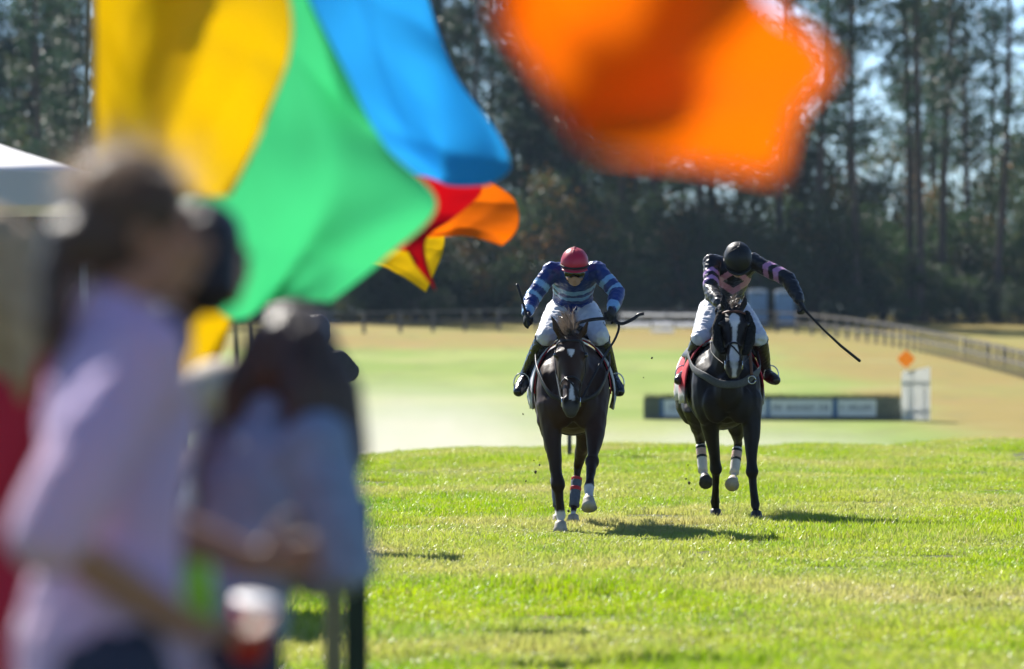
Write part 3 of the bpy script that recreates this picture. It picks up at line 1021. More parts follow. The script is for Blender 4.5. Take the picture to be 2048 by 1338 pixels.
        mm = bpy.data.meshes.new(name); mm.from_pydata([tuple(v) for v in vs], [], fs)
        return link(name, mm, m, root)
    crest = [nb.lerp(poll, t) + Vector((0, .06, .30 - .16 * t)) for t in np.linspace(.05, 1, 40)]
    rt, dr = [], []
    for k in range(S.get('mane_n', 520)):
        t = g.random(); p = nb.lerp(poll, t)
        top = .31 * (1 - t) + .125 * t
        p = p + Vector((g.normal(0, .012), .05 + g.normal(0, .01), top - .015))
        rt.append(p); dr.append((S.get('mane_dir', (-.5, .5, .8))[0] + g.normal(0, .25), S.get('mane_dir', (-.5, .5, .8))[1] + g.normal(0, .2), S.get('mane_dir', (-.5, .5, .8))[2] + g.normal(0, .2)))
    strands('mane', rt, dr, S.get('mane_len', .14), .0022, HAIR_DK, .5)
    rt, dr = [], []
    for k in range(S.get('lock_n', 200)):
        rt.append(H(g.uniform(-.06, .06), g.normal(0, .022), .03 + g.uniform(-.04, .03))); fd = S.get('lock_dir', (-.5, .6, .9))
        dr.append((fd[0] + g.normal(0, .3), fd[1] + g.normal(0, .25), fd[2] + g.normal(0, .2)))
    strands('forelock', rt, dr, S.get('lock_len', .13), .002, HAIR_DK, .35)
    rt, dr = [], []
    for k in range(260):
        rt.append(sk(g.normal(0, .025), 2.10, 1.25 + g.normal(0, .03))); dr.append((g.normal(0, .1) + .05, 1, .25 + g.normal(0, .12)))
    strands('tail', rt, dr, .75, .004, HAIR_DK, .8, .012)
    # saddle, girth, saddle cloth
    def hull(y, a, off):
        ys_ = [r[0] for r in rings]
        z = np.interp(y, ys_, [r[1] for r in rings]); rx = np.interp(y, ys_, [r[2] for r in rings]) + off; rz = np.interp(y, ys_, [r[3] for r in rings]) + off
        return sk(rx * math.sin(a), y, z + rz * math.cos(a))
    def drape(name, y0, y1, a0, a1, off, m, th=.007, flare=0.0, ny=10, na=22, colf=None):
        vs, fs = [], []
        for i in range(ny + 1):
            y = y0 + (y1 - y0) * i / ny
            for k in range(na + 1):
                a = a0 + (a1 - a0) * k / na
                p = hull(y, a, off + flare * abs(a) ** 2 * (.6 + .4 * math.sin(y * 19 + a * 3)))
                vs.append(tuple(p))
        for i in range(ny):
            for k in range(na):
                q = i * (na + 1) + k; fs.append((q, q + 1, q + na + 2, q + na + 1))
        mm = bpy.data.meshes.new(name); mm.from_pydata(vs, [], fs)
        o = link(name, mm, m, root, True)
        if colf is not None: paint(mm, np.array([colf(*divmod(q, na + 1), ny, na) for q in range(len(vs))]))
        s_ = o.modifiers.new('t', 'SOLIDIFY'); s_.thickness = th; s_.offset = 1
        return o
    S['cloth'](drape)
    drape('saddle', .52, 1.02, -1.0, 1.0, .045, LEATHER_D, .02, 0)
    b2 = MB(); b2.tube([hull(y, 0, .055 + zz) for y, zz in ((.50, .05), (.58, .045), (.75, .02), (.92, .03), (1.03, .075))], [.07, .10, .11, .13, .12], [.03] * 5, side=(1, 0, 0), n=12)
    b2.build('saddle_seat', LEATHER_D, root, True)
    gv = [hull(.62, a, .012) for a in np.linspace(-1.6, -4.68, 26)]
    strap('girth', gv, .10, .012, WEB_GREY if S.get('grey_web') else LEATHER_D, root, side=(0, 1, 0))
    # bridle
    def ring(t, f0, a_off, n=18, arc=(-1.15, 1.15)):
        hts = [q[0] for q in ht]
        ra = np.interp(t, hts, [q[1] for q in ht]); rc = np.interp(t, hts, [q[2] for q in ht]); fo_ = np.interp(t, hts, [q[3] for q in ht])
        return [H(t + f0 * abs(a), (ra + a_off) * math.sin(a), fo_ + (rc + a_off) * math.cos(a)) for a in np.linspace(arc[0], arc[1], n)]
    br = strap('bridle', ring(.12, -.02, .010, arc=(-1.7, 1.7)), .022, .008, LEATHER_B if S.get('brown_tack') else LEATHER_D, root, side=ax)   # brow band
    strap('noseband', ring(.60, .02, .008, arc=(-math.pi, math.pi), n=28), .020, .008, LEATHER_D, br, side=ax)
    for s in (-1, 1):
        strap('cheek_strap', [H(.06, s * .088, -.02), H(.24, s * .126, -.04), H(.45, s * .116, -.04), H(.62, s * .082, -.03), H(.84, s * .068, -.03)], .018, .008, LEATHER_D, br, side=fr)
        t_ = MB(); q = [H(.85, s * .072, -.03) + (ax * math.cos(a) + fr * math.sin(a)) * .035 for a in np.linspace(0, 2 * math.pi, 17)]
        t_.tube(q, .005, n=6, round_ends=False).build('bit_ring', STEEL_B, br, True)
    strap('cross_strap', [H(.60, -.05, .065), H(.68, 0, .075), H(.78, .055, .05), H(.86, .066, .0)], .014, .006, LEATHER_D, br, side=xh)
    S['H'] = H; S['sk'] = sk; S['root'] = root; S['hull'] = hull; S['bridle'] = br; S['strands'] = strands
    return root

RED_TAPE = mat('red_tape', (.55, .03, .04), .6)
WRAP_BLUE = mat('grey_blue_bandage', (.10, .12, .17), .8, .15, 40, .3, 150)
WRAP_WHITE = mat('white_bandage', (.66, .63, .58), .8, .1, 40, .3, 150)
WRAP_PINK = mat('pink_tape', (.62, .42, .36), .8, .1, 40)
TAPE_BLACK = mat('black_tape', (.02, .02, .022), .6)
CLOTH_PAINTED = mat('saddle_cloth', (0, 0, 0), .75, .08, 40, .25, 160, attr=True)

# ---- horse 1
def star(hx, tt, ff, head):
    w = sstep(.034 - np.abs(hx - .004) * (1 + 1.2 * np.clip((tt - .27) / .09, 0, 1)) - .055 * np.clip((tt - .30) / .1, 0, 1) ** 1.0, 0, .008)
    return w * head * (ff > .03) * (tt > .235) * (tt < .40)
def snip(hx, tt, ff, head):
    half = .010 + .016 * np.clip((tt - .66) / .2, 0, 1)
    return sstep(half - np.abs(hx - .006), 0, .007) * head * (ff > .02) * (tt > .66 + .02 * np.abs(hx) * 10) * (tt < .90)
def cloth1(drape):
    def cf(i, k, ny, na):
        e = abs(k / na - .5) * 2
        if e > .93 and i > ny * .45: return (.04, .22, .42)
        if e > .86 and i > ny * .45: return (.05, .12, .16)
        return (.62, .62, .66)
    drape('saddle_cloth', .44, 1.18, -1.98, 1.98, .022, CLOTH_PAINTED, .008, .012, colf=cf)
    def cr(i, k, ny, na): return (.5, .035, .06)
    drape('under_pad', .435, .6, -1.7, 1.7, .012, CLOTH_PAINTED, .006, .004, colf=cr)
H1 = dict(
    seed=1, loc=(.484, 45.5, gz(.484, 45.5)), label='dark bay race horse with white star galloping under the red helmeted rider',
    coat=(.044, .020, .0115), cx=.005, skew=.0, poll=(-.02, -.34, 1.565), muzzle=(-.018, -.70, .985),
    ears=[(-.172, -.36, 1.735), (.128, -.36, 1.705)],
    fl=[(-.165, .14, 1.02), (-.165, .08, .80), (-.118, .0, .385), (-.092, .02, .135), (-.097, -.025, .075)],
    fr=[(.17, .14, 1.02), (.18, .0, .82), (.155, -.22, .575), (.128, -.46, .375), (.122, -.56, .285)],
    hl=[(-.15, 1.68, 1.12), (-.17, 1.42, .88), (-.13, 1.90, .50), (-.10, 1.80, .15), (-.10, 1.74, .075)],
    hr=[(.15, 1.68, 1.12), (.15, 1.36, .88), (.065, 1.84, .50), (.03, 1.72, .15), (.025, 1.66, .075)],
    raised=('fr',), hoofdir={'fr': (.05, -.55, -.85)},
    marks=[star, snip], socks={'fl': .10, 'fr': .14, 'hl': .06, 'hr': .05}, pale=('fl', 'fr', 'hl', 'hr'),
    wraps={'hr': [(.30, .97, .044, WRAP_BLUE), (.30, .36, .046, RED_TAPE), (.52, .60, .0465, RED_TAPE)],
           'hl': [(.30, .97, .044, WRAP_BLUE)]},
    cloth=cloth1, mane_n=900, mane_len=.17, mane_dir=(-.35, .4, 1.0), lock_n=420, lock_len=.15, lock_dir=(-.35, .3, 1.0))
build_horse(H1)

# ---- horse 2
def blaze(hx, tt, ff, head):
    half = np.interp(tt, [.12, .17, .26, .36, .55, .62, .75, .88, .95, 1.0], [0, .045, .050, .028, .020, .030, .05, .045, .04, .025])
    return sstep(half - np.abs(hx - .004), 0, .009) * head * (ff > -.01) * (tt > .12)
def cloth2(drape):
    def cf(i, k, ny, na):
        e = abs(k / na - .5) * 2
        if e > .9 or i >= ny - 0: return (.64, .62, .62)
        if k / na < .5 and .80 < e < .88 and .5 < i / ny < .8: return (.7, .68, .68)
        return (.52, .012, .03)
    drape('saddle_cloth', .44, 1.20, -1.95, 1.95, .024, CLOTH_PAINTED, .008, .014, colf=cf)
H2 = dict(
    seed=2, loc=(1.847, 48.2, gz(1.847, 48.2)), label='black race horse with broad white blaze under the rider in black and pink',
    coat=(.0175, .0125, .0105), cx=-.015, skew=-.055, poll=(.02, -.30, 1.80), muzzle=(.008, -.62, 1.27),
    ears=[(-.072, -.29, 1.945), (.125, -.29, 1.935)],
    fl=[(-.165, .16, 1.02), (-.155, .24, .80), (-.105, .36, .44), (-.105, .58, .155), (-.10, .60, .075)],
    fr=[(.165, .14, 1.02), (.185, .08, .82), (.185, -.02, .425), (.212, -.04, .145), (.22, -.085, .075)],
    hl=[(-.22, 1.66, 1.10), (-.25, 1.32, .92), (-.195, 1.72, .66), (-.175, 1.62, .40), (-.16, 1.545, .335)],
    hr=[(.07, 1.66, 1.10), (.09, 1.30, .90), (.135, 1.70, .63), (.10, 1.60, .385), (.085, 1.53, .315)],
    raised=('hl', 'hr'), hoofdir={'hl': (.1, -.95, -.5), 'hr': (-.15, -.95, -.5), 'fl': (0, -.3, -1)},
    marks=[blaze], socks={'hl': .13, 'hr': .13}, pale=('hr',),
    wraps={'hl': [(.16, 1.06, .043, WRAP_WHITE), (.22, .30, .045, TAPE_BLACK), (.30, .52, .0445, WRAP_PINK), (.52, .60, .045, TAPE_BLACK)],
           'hr': [(.16, 1.06, .043, WRAP_WHITE), (.22, .30, .045, TAPE_BLACK), (.30, .52, .0445, WRAP_PINK), (.52, .60, .045, TAPE_BLACK)]},
    cloth=cloth2, brown_tack=True, grey_web=True, mane_n=300, mane_len=.08, mane_dir=(.2, .5, .7), lock_n=160, lock_len=.07, lock_dir=(0, .4, .8))
build_horse(H2)

# breast straps, reins and extras
def breast(S, m, low, w):
    sk, root = S['sk'], S['root']
    pts = smooth_pts([sk(-.30, .50, 1.42), sk(-.285, .16, 1.30), sk(-.20, -.065, low + .07), sk(-.1, -.125, low + .012), sk(0, -.14, low), sk(.1, -.125, low + .012), sk(.20, -.065, low + .07), sk(.285, .16, 1.30), sk(.30, .50, 1.42)], 6)
    return strap('breast_strap', pts, w, .012, m, root, side=(0, 0, 1))
breast(H2, WEB_GREY, 1.165, .065)
breast(H1, LEATHER_D, 1.06, .04)
H = H2['H']
for s in (-1, 1):          # fleece cheek pieces
    fb = MB()
    fb.tube([H(.08, s * .105, -.01), H(.3, s * .145, -.005), H(.52, s * .135, -.01), H(.66, s * .098, -.015)], [.03, .036, .036, .026], [.045, .05, .05, .035], n=10)
    fm = organic(fb, .011, 2)
    wrinkle(fm, .016, 60, 3.1)
    link('cheek_fleece', fm, FLEECE, H2['bridle'])
sk = H2['sk']
strap('martingale', smooth_pts([sk(.16, -.02, 1.55), sk(.18, -.08, 1.40), sk(.19, -.10, 1.24)], 5), .028, .008, LEATHER_B, H2['root'])
t_ = MB(); t_.tube([sk(.19 + .033 * math.cos(a), -.105, 1.205 + .033 * math.sin(a)) for a in np.linspace(0, 2 * math.pi, 17)], .006, n=6, round_ends=False).build('martingale_ring', STEEL_B, H2['root'], True)
# ------------------------------------------------------------------ people
SKIN = mat('skin', (.46, .27, .19), .5, .12, 25, .1, 150, attr=False, spec=.35)
SKIN_TAN = mat('skin_tanned', (.36, .20, .13), .5, .12, 25, .1, 150, spec=.35)
EYEW = mat('eye_dark', (.08, .06, .05), .2)

def hand_shape(b, wrist, d, n, sgn, curl=.6, k=1.0, inf=0.0, thumb=.6):
    """palm, four unequal bent fingers and a thumb; d towards the knuckles, n towards the palm side"""
    d = Vector(d).normalized(); n = Vector(n); n = (n - d * n.dot(d)).normalized(); w = d.cross(n) * sgn
    wrist = Vector(wrist)
    rot = Matrix((w, d, n)).transposed()
    b.ell(wrist + d * .048 * k, (.041 * k + inf, .056 * k + inf, .019 * k + inf), rot)
    b.tube([wrist - d * .03 * k, wrist + d * .02 * k], [.028 * k + inf, .03 * k + inf], [.022 * k + inf, .02 * k + inf], side=w, n=10)
    for i, (off, ln) in enumerate(((.031, .068), (.0105, .078), (-.0105, .072), (-.031, .056))):
        p = wrist + (d * .09 + w * off) * k
        dd = d.copy(); pts = [wrist + (d * .055 + w * off * .9) * k, p]
        for s, (fr_, c) in enumerate(((.44, .9), (.32, 1.1), (.24, .8))):
            a = curl * c
            q = Matrix.Rotation(a, 3, d.cross(n))
            dd = q @ dd
            p = p + dd * ln * fr_ * k
            pts.append(p)
        b.tube(pts, [r * k + inf for r in (.0095, .0095, .0088, .0082, .007)], n=8)
    p = wrist + (d * .028 + w * .034) * k
    dd = (d * .62 + w * .75 + n * .25).normalized()
    pts = [wrist + (d * .02 + w * .015) * k, p]
    for fr_ in (.036, .028):
        p = p + dd * fr_ * k; pts.append(p)
        dd = (dd + n * thumb * .7 - w * thumb * .6).normalized()
    p = p + dd * .02 * k; pts.append(p)
    b.tube(pts, [r * k + inf for r in (.013, .0125, .011, .010, .008)], n=8)

def head_shape(b, c, f, u, k=1.0):
    c = Vector(c); f = Vector(f).normalized(); u = Vector(u); u = (u - f * u.dot(f)).normalized(); s = f.cross(u)
    rot = Matrix((s, f, u)).transposed()
    def P(x, y, z): return c + (s * x + f * y + u * z) * k
    b.ell(P(0, -.012, .035), (.076 * k, .096 * k, .088 * k), rot)               # skull
    b.ell(P(0, .035, -.03), (.060 * k, .058 * k, .085 * k), rot)                # face
    b.ell(P(0, .056, -.092), (.034 * k, .032 * k, .026 * k), rot)               # chin
    b.tube([P(-.05, -.005, -.07), P(-.025, .05, -.098)], [.02 * k, .016 * k], n=8)
    b.tube([P(.05, -.005, -.07), P(.025, .05, -.098)], [.02 * k, .016 * k], n=8)
    b.tube([P(0, .09, .012), P(0, .106, -.018), P(0, .112, -.034)], [.010 * k, .012 * k, .015 * k], n=8)   # nose
    b.ell(P(0, .093, -.062), (.024 * k, .012 * k, .008 * k), rot)               # lips
    b.ell(P(0, .091, -.072), (.020 * k, .012 * k, .008 * k), rot)
    for q in (-1, 1):
        b.ell(P(q * .078, -.012, -.012), (.010 * k, .020 * k, .033 * k), rot)   # ears
        b.ell(P(q * .032, .083, .018), (.022 * k, .012 * k, .008 * k), rot)     # brows
        b.ell(P(q * .04, .068, -.025), (.022 * k, .02 * k, .02 * k), rot)       # cheeks
    return P, rot

def bone(co, a, bb):
    a = np.array(a); d = np.array(bb) - a; L2 = (d @ d)
    t = ((co - a) @ d) / L2
    tc = np.clip(t, 0, 1)
    dist = np.linalg.norm(co - a - tc[:, None] * d[None], axis=1)
    return t, dist

def arm_tube(b, J, sd, inf, end=1.0, k=1.0, loose=0.0):
    sh, el, wr = J['sh' + sd], J['el' + sd], J['wr' + sd]
    pts = [sh, sh.lerp(el, .35), sh.lerp(el, .75), el, el.lerp(wr, .3), el.lerp(wr, .7), wr]
    r = [.056, .050, .044, .041, .040, .033, .027]
    lo = [0, loose * .6, loose, loose, loose, loose, loose * .4]
    n = max(2, int(round(end * 6)) + 1)
    b.tube(pts[:n], [q * k + inf + l for q, l in zip(r, lo)][:n], n=12)

def leg_tube(b, J, sd, inf, end=1.0, k=1.0, start=0.0):
    hp, kn, an = J['hp' + sd], J['kn' + sd], J['an' + sd]
    pts = [hp, hp.lerp(kn, .4), hp.lerp(kn, .8), kn, kn.lerp(an, .3), kn.lerp(an, .7), an]
    r = [.092, .082, .064, .057, .058, .042, .036]
    i0 = int(round(start * 6)); i1 = int(round(end * 6)) + 1
    b.tube(pts[i0:i1], [q * k + inf for q in r][i0:i1], n=12)

def torso_tube(b, J, inf, k=1.0, top=True, female=False):
    side = (J['shR'] - J['shL']).normalized()
    pe, wa, ch, ne = J['pelvis'], J['waist'], J['chest'], J['neck']
    ra = [.13, .150, .125 if female else .138, .150 if female else .165, .135, .06]
    rb = [.09, .108, .095, .115, .095, .06]
    pts = [pe + (pe - wa).normalized() * .06, pe, wa, ch, ch.lerp(ne, .6), ne]
    b.tube(pts, [q * k + inf for q in ra], [q * k + inf for q in rb], side=side, n=16)
    for s in 'LR':
        b.ell(J['sh' + s].lerp(ch, .06), (.06 * k + inf,) * 3)
        b.tube([J['sh' + s].lerp(ch, .5), J['sh' + s]], [.085 * k + inf, .058 * k + inf], n=10)

def skeleton_body(J, hf, hu, voxel=.010, k=1.0, hands=True, skin=SKIN, root=None, female=False):
    b = MB()
    torso_tube(b, J, 0, k, female=female)
    P, rot = head_shape(b, J['head'], hf, hu, k)
    b.tube([J['neck'] - (J['head'] - J['neck']) * .25, J['neck'], P(0, -.02, -.06)], [.062 * k, .054 * k, .052 * k], n=12)
    for s in 'LR':
        arm_tube(b, J, s, 0, 1, k); leg_tube(b, J, s, 0, 1, k)
        ft = .55 if not hands else 1.0
        b.tube([J['an' + s] + V(0, 0, -.01), J['an' + s].lerp(J['to' + s], .45 * ft), J['an' + s].lerp(J['to' + s], ft)], [.036 * k, .036 * k, .028 * k], n=10)
        if hands:
            hd = J['hand' + s]
            hand_shape(b, J['wr' + s], hd[0], hd[1], hd[2], hd[3], k)
    me = organic(b, voxel, 3, .5)
    return link('body', me, skin, root), P, rot

# ------------------------------------------------------------------ the two riders
SILK = mat('racing_silk', (0, 0, 0), .38, .10, 30, .12, 80, spec=.5, attr=True, sheen=.1)
BREECH = mat('white_breeches', (.70, .71, .76), .5, .05, 25, .1, 80)
BOOT = mat('black_boot', (.012, .012, .014), .25, .2, 30, spec=.6)
BOOT_BR = mat('brown_boot', (.028, .018, .016), .3, .2, 30, spec=.6)
GLOVE = mat('black_glove', (.012, .013, .018), .6, .2, 60)
HELM_RED = mat('red_helmet_cover', (.52, .016, .05), .42, .06, 12, spec=.5, sheen=.1)
HELM_BLACK = mat('black_helmet_cover', (.014, .014, .015), .5, .1, 12, spec=.4)
BAND = mat('goggle_band', (.015, .014, .016), .6)
LENS = mat('goggle_lens', (.006, .006, .008), .06, spec=.9)
def muddy(m):
    nt = m.node_tree; N, L = nt.nodes.new, nt.links.new
    b = next(n for n in nt.nodes if n.type == 'BSDF_PRINCIPLED'); src = b.inputs['Base Color'].links[0].from_socket
    tc = N('ShaderNodeTexCoord')
    no = N('ShaderNodeTexNoise'); no.inputs['Scale'].default_value = 9; no.inputs['Detail'].default_value = 5
    L(tc.outputs['Object'], no.inputs['Vector'])
    mr = N('ShaderNodeMapRange'); mr.inputs['From Min'].default_value = .62; mr.inputs['From Max'].default_value = .74; mr.inputs['To Max'].default_value = .6
    L(no.outputs['Fac'], mr.inputs['Value'])
    mx = N('ShaderNodeMix'); mx.data_type = 'RGBA'; L(mr.outputs['Result'], mx.inputs[0]); L(src, mx.inputs[6]); mx.inputs[7].default_value = (.16, .17, .08, 1)
    L(mx.outputs[2], b.inputs['Base Color'])
muddy(BREECH)
NAVY_INK = mat('navy_lettering', (.015, .018, .06), .6)
WHIP = mat('whip_leather', (.012, .011, .011), .4)

def build_rider(D):
    S = D['horse']; o = Vector(S['loc'])
    root = empty('person', o, 0, D['label'], 'person', 'jockeys')
    J = {k: Vector(v) for k, v in D['J'].items()}
    J.update({k: v for k, v in D['hands'].items()})
    body, P, rot = skeleton_body(J, D['hf'], D['hu'], .011, 1.0, False, SKIN, root)
    # silks
    b = MB(); torso_tube(b, J, .018)
    for s in 'LR': arm_tube(b, J, s, .010, 1.0, 1.0, .010)
    me = organic(b, .0095, 3)
    wrinkle(me, .012, 11, D['seed'], (1, 1, 1.6)); wrinkle(me, .009, 30, D['seed'] + 5, (1, 1, 1.5))
    co = coords(me)
    info = {}
    best = np.full(len(co), 9.0); which = np.zeros(len(co), int); tpar = np.zeros(len(co))
    for i, (a, c, off) in enumerate((('shL', 'elL', 0), ('elL', 'wrL', 1), ('shR', 'elR', 0), ('elR', 'wrR', 1))):
        t, d = bone(co, J[a], J[c])
        ok = d < best
        best = np.where(ok, d, best); which = np.where(ok, i + 1, which); tpar = np.where(ok, t + off, tpar)
    tT, dT = bone(co, J['pelvis'], J['neck'])
    arm = (best - .055 < dT - .135) & (tpar > .12)
    paint(me, D['paint'](co, arm, tpar, which, tT, J))
    link('silks', me, SILK, root)
    # breeches
    b = MB()
    side = (J['shR'] - J['shL']).normalized()
    pe, wa = J['pelvis'], J['waist']
    b.tube([pe + (pe - wa).normalized() * .08, pe, pe.lerp(wa, .75)], [.14, .166, .150], [.10, .128, .112], side=side, n=16)
    for s in 'LR': leg_tube(b, J, s, .016, .5, 1.0)
    me = organic(b, .011, 3)
    wrinkle(me, .016, 17, D['seed'] + 2, (1, .7, 1.3)); wrinkle(me, .010, 38, D['seed'] + 9, (1, .7, 1.4))
    br = link('breeches', me, BREECH, root)
    # boots with a turned toe
    for s in 'LR':
        b = MB(); kk, aa = J['kn' + s], J['an' + s]
        b.tube([kk.lerp(aa, q) for q in (.13, .3, .6, .85, 1.0)], [.072, .070, .060, .048, .044], n=14)
        an, to = J['an' + s], J['to' + s]
        heel = an + (an - to).normalized() * .035 + V(0, 0, -.03)
        b.tube([heel, an.lerp(to, .35) + V(0, 0, -.02), an.lerp(to, .75) + V(0, 0, -.008), to], [.044, .050, .054, .044], [.05, .054, .050, .040], side=(1, 0, 0), n=12)
        me = organic(b, .009, 3); wrinkle(me, .008, 30, 4.0)
        link('boot', me, D['boot'], root)
        kn = J['kn' + s]; an_ = J['an' + s]
        c = kn.lerp(an_, .06); dv = (an_ - kn).normalized(); e1 = dv.orthogonal().normalized(); e2 = dv.cross(e1)
        strap('garter', [c + (e1 * math.cos(a) + e2 * math.sin(a)) * .077 for a in np.linspace(0, 2 * math.pi, 19)], .016, .012, BOOT, root, side=dv)
        # stirrup iron and leather
        mid = an.lerp(to, .55)
        st = MB(); st.tube([mid + V(math.cos(a) * .064, .01, .005 + math.sin(a) * .085) for a in np.linspace(-.35, math.pi + .35, 14)], .006, n=6, round_ends=False)
        so = st.build('stirrup', STEEL_B, S['root'], True)
        hx = .27 if s == 'R' else -.27
        strap('stirrup_leather', [mid + V(0, .02, .09), V(hx + S['cx'], .72, 1.38)], .022, .006, LEATHER_D, S['root'], side=(0, 1, 0))
    # gloves
    for s in 'LR':
        hd = J['hand' + s]; b = MB()
        hand_shape(b, J['wr' + s], hd[0], hd[1], hd[2], hd[3], 1.06, .0025)
        link('glove', organic(b, .0055, 2), GLOVE, root)
    # helmet
    hb = MB(); vs, fs = [], []; n, m = 28, 14
    sc = D.get('hscale', 1.0)
    for j in range(m + 1):
        ph = R(104) * j / m
        for i in range(n):
            th = 2 * math.pi * i / n
            fwd = math.sin(th)
            x = .112 * sc * math.sin(ph) * math.cos(th); y = (.134 if fwd > 0 else .132) * sc * math.sin(ph) * fwd - .010; z = .124 * sc * math.cos(ph) + .060
            if j == m: z += .012 * max(0, -fwd)
            rip = 1 + .012 * math.sin(th * 6) * math.sin(ph) ** 2 * (1 if j < m else 0)
            wr_n = 1 + .018 * mnoise.noise(Vector((x * 28 + D['seed'], y * 28, z * 14)))
            vs.append(P(x * rip * wr_n, y * rip * wr_n, z * (1 if j == m else wr_n)))
    for j in range(m):
        for i in range(n): fs.append((j * n + i, (j + 1) * n + i, (j + 1) * n + (i + 1) % n, j * n + (i + 1) % n))
    fs.append(tuple(m * n + i for i in range(n)))
    hb.add(vs, fs)
    he = hb.build('helmet', D['helmet'], root, True)
    rim = [P(.114 * sc * math.cos(t), .136 * sc * math.sin(t) - .010, .046) for t in np.linspace(0, 2 * math.pi, 29)]
    strap('helmet_band', rim, .018, .007, BAND, he, side=rot @ V(0, 0, 1))
    MB().ell(P(0, -.01, .184 if sc == 1 else .191), (.013, .013, .009), rot).build('helmet_button', D['helmet'], he, True)
    for q in range(3):
        a_ = math.pi * q / 3 + .26
        seam = [P(.1125 * sc * math.sin(ph) * math.cos(a_), .1335 * sc * math.sin(ph) * math.sin(a_) - .010, .1252 * sc * math.cos(ph) + .060) for ph in np.linspace(-1.6, 1.6, 25)]
        strap('helmet_seam', seam, .004, .003, D['helmet'], he)
    # short peak
    pk = MB(); vs, fs = [], []
    for i in range(13):
        a = R(30 + 120 * i / 12)
        for rr, zz in ((1.0, .034), (1.20, .022), (1.20, .017), (1.0, .028)):
            vs.append(P(.112 * sc * rr ** .4 * math.cos(a), .134 * sc * rr * math.sin(a) - .012, zz))
    for i in range(12):
        for q in range(4): fs.append((i * 4 + q, i * 4 + (q + 1) % 4, i * 4 + 4 + (q + 1) % 4, i * 4 + 4 + q))
    pk.add(vs, fs).build('helmet_peak', D['helmet'], he, True)
    # goggles
    gb = MB(); vs, fs = [], []
    for i in range(15):
        a = R(22 + 136 * i / 14); bul = .012 + .006 * abs(math.cos(2 * a))
        for zz, rr in ((.026, 0.0), (.016, bul), (-.022, bul), (-.038 + (.014 if 6 <= i <= 8 else 0), 0.0)):
            vs.append(P((.080 + rr * .6) * math.cos(a), .088 + (.040 + rr) * math.sin(a) - .025, zz))
    for i in range(14):
        for q in range(3): fs.append((i * 4 + q, i * 4 + q + 1, i * 4 + 5 + q, i * 4 + 4 + q))
    gb.add(vs, fs)
    go_ = gb.build('goggles', LENS, root, True); sm = go_.modifiers.new('t', 'SOLIDIFY'); sm.thickness = .006
    strap('chin_strap', [P(-.079, .01, -.01), P(-.066, .03, -.07), P(0, .06, -.122), P(.066, .03, -.07), P(.079, .01, -.01)], .014, .005, BAND, he, side=rot @ V(0, 1, 0))
    collar = MB(); cdir = (J['head'] - J['neck']).normalized()
    cc = J['neck'] + cdir * .015; e1 = cdir.orthogonal().normalized(); e2 = cdir.cross(e1)
    strap('collar', [cc + (e1 * math.cos(a) + e2 * math.sin(a)) * .068 for a in np.linspace(0, 2 * math.pi, 19)], .03, .012, BREECH, root, side=cdir)
    D['root'] = root; D['Jv'] = J; D['breeches'] = br
    return root

NAVY = np.array([.010, .034, .19]); SKYB = np.array([.20, .40, .66])
def paint1(co, arm, t, which, tT, J):
    c = np.repeat(NAVY[None], len(co), 0)
    s = tT
    def band(v, a, b): return (v > a) & (v < b)
    light = (arm & (band(t, .42, .60) | band(t, .80, 1.0) | band(t, 1.80, 2.1)))
    light |= (~arm) & (band(s, .42, .52) | band(s, .61, .72))
    c[light] = SKYB
    return c
def grip(d, n, sgn, curl): return (d, n, sgn, curl)
R1 = dict(
    horse=H1, seed=1.0, label='rider in red helmet and navy silks with light blue hoops', boot=BOOT, helmet=HELM_RED,
    hf=(0, -.965, -.26), hu=(0, -.26, .965), paint=paint1,
    J=dict(pelvis=(.01, 1.02, 1.80), waist=(.015, .86, 1.93), chest=(.02, .62, 2.04), neck=(.02, .42, 2.12), head=(.020, .30, 2.105),
           shL=(-.165, .50, 2.10), shR=(.205, .50, 2.105), elL=(-.325, .44, 1.875), elR=(.365, .42, 1.925),
           wrL=(-.362, .26, 1.765), wrR=(.325, .20, 1.80),
           hpL=(-.10, .98, 1.77), hpR=(.12, .98, 1.77), knL=(-.215, .46, 1.565), knR=(.225, .46, 1.565),
           anL=(-.375, .78, 1.26), anR=(.335, .78, 1.26), toL=(-.430, .58, 1.125), toR=(.385, .58, 1.125)),
    hands=dict(handL=grip((-.05, -.7, -.6), (.75, .1, -.4), -1, 1.15), handR=grip((-.15, -.75, -.5), (-.6, -.1, -.5), 1, 1.1)))
build_rider(R1)
BLK = np.array([.010, .010, .013]); PINK = np.array([.52, .22, .36]); LILAC = np.array([.45, .24, .52])
def paint2(co, arm, t, which, tT, J):
    c = np.repeat(BLK[None], len(co), 0)
    # diamond on the breast
    cx_, cz_ = .050, 2.045
    q = np.abs(co[:, 0] - cx_) / .185 + np.abs(co[:, 2] - cz_) / .115
    front = (~arm) & (co[:, 1] < .86)
    c[front & (q < 1.0) & (q > .50)] = PINK
    # chevrons on the sleeves
    for i, (a, b_) in ((1, ('shL', 'elL')), (3, ('shR', 'elR'))):
        A, B = np.array(J[a]), np.array(J[b_]); d = (B - A) / np.linalg.norm(B - A)
        up = np.array([0, -1.0, .3]); e = np.cross(d, up); e /= np.linalg.norm(e)
        lat = np.abs((co - A) @ e)
        tv = t - lat * 1.7
        m = arm & (which == i) & (((tv > .30) & (tv < .45)) | ((tv > .58) & (tv < .73)))
        c[m] = LILAC if i == 1 else PINK * .5 + LILAC * .5
    return c
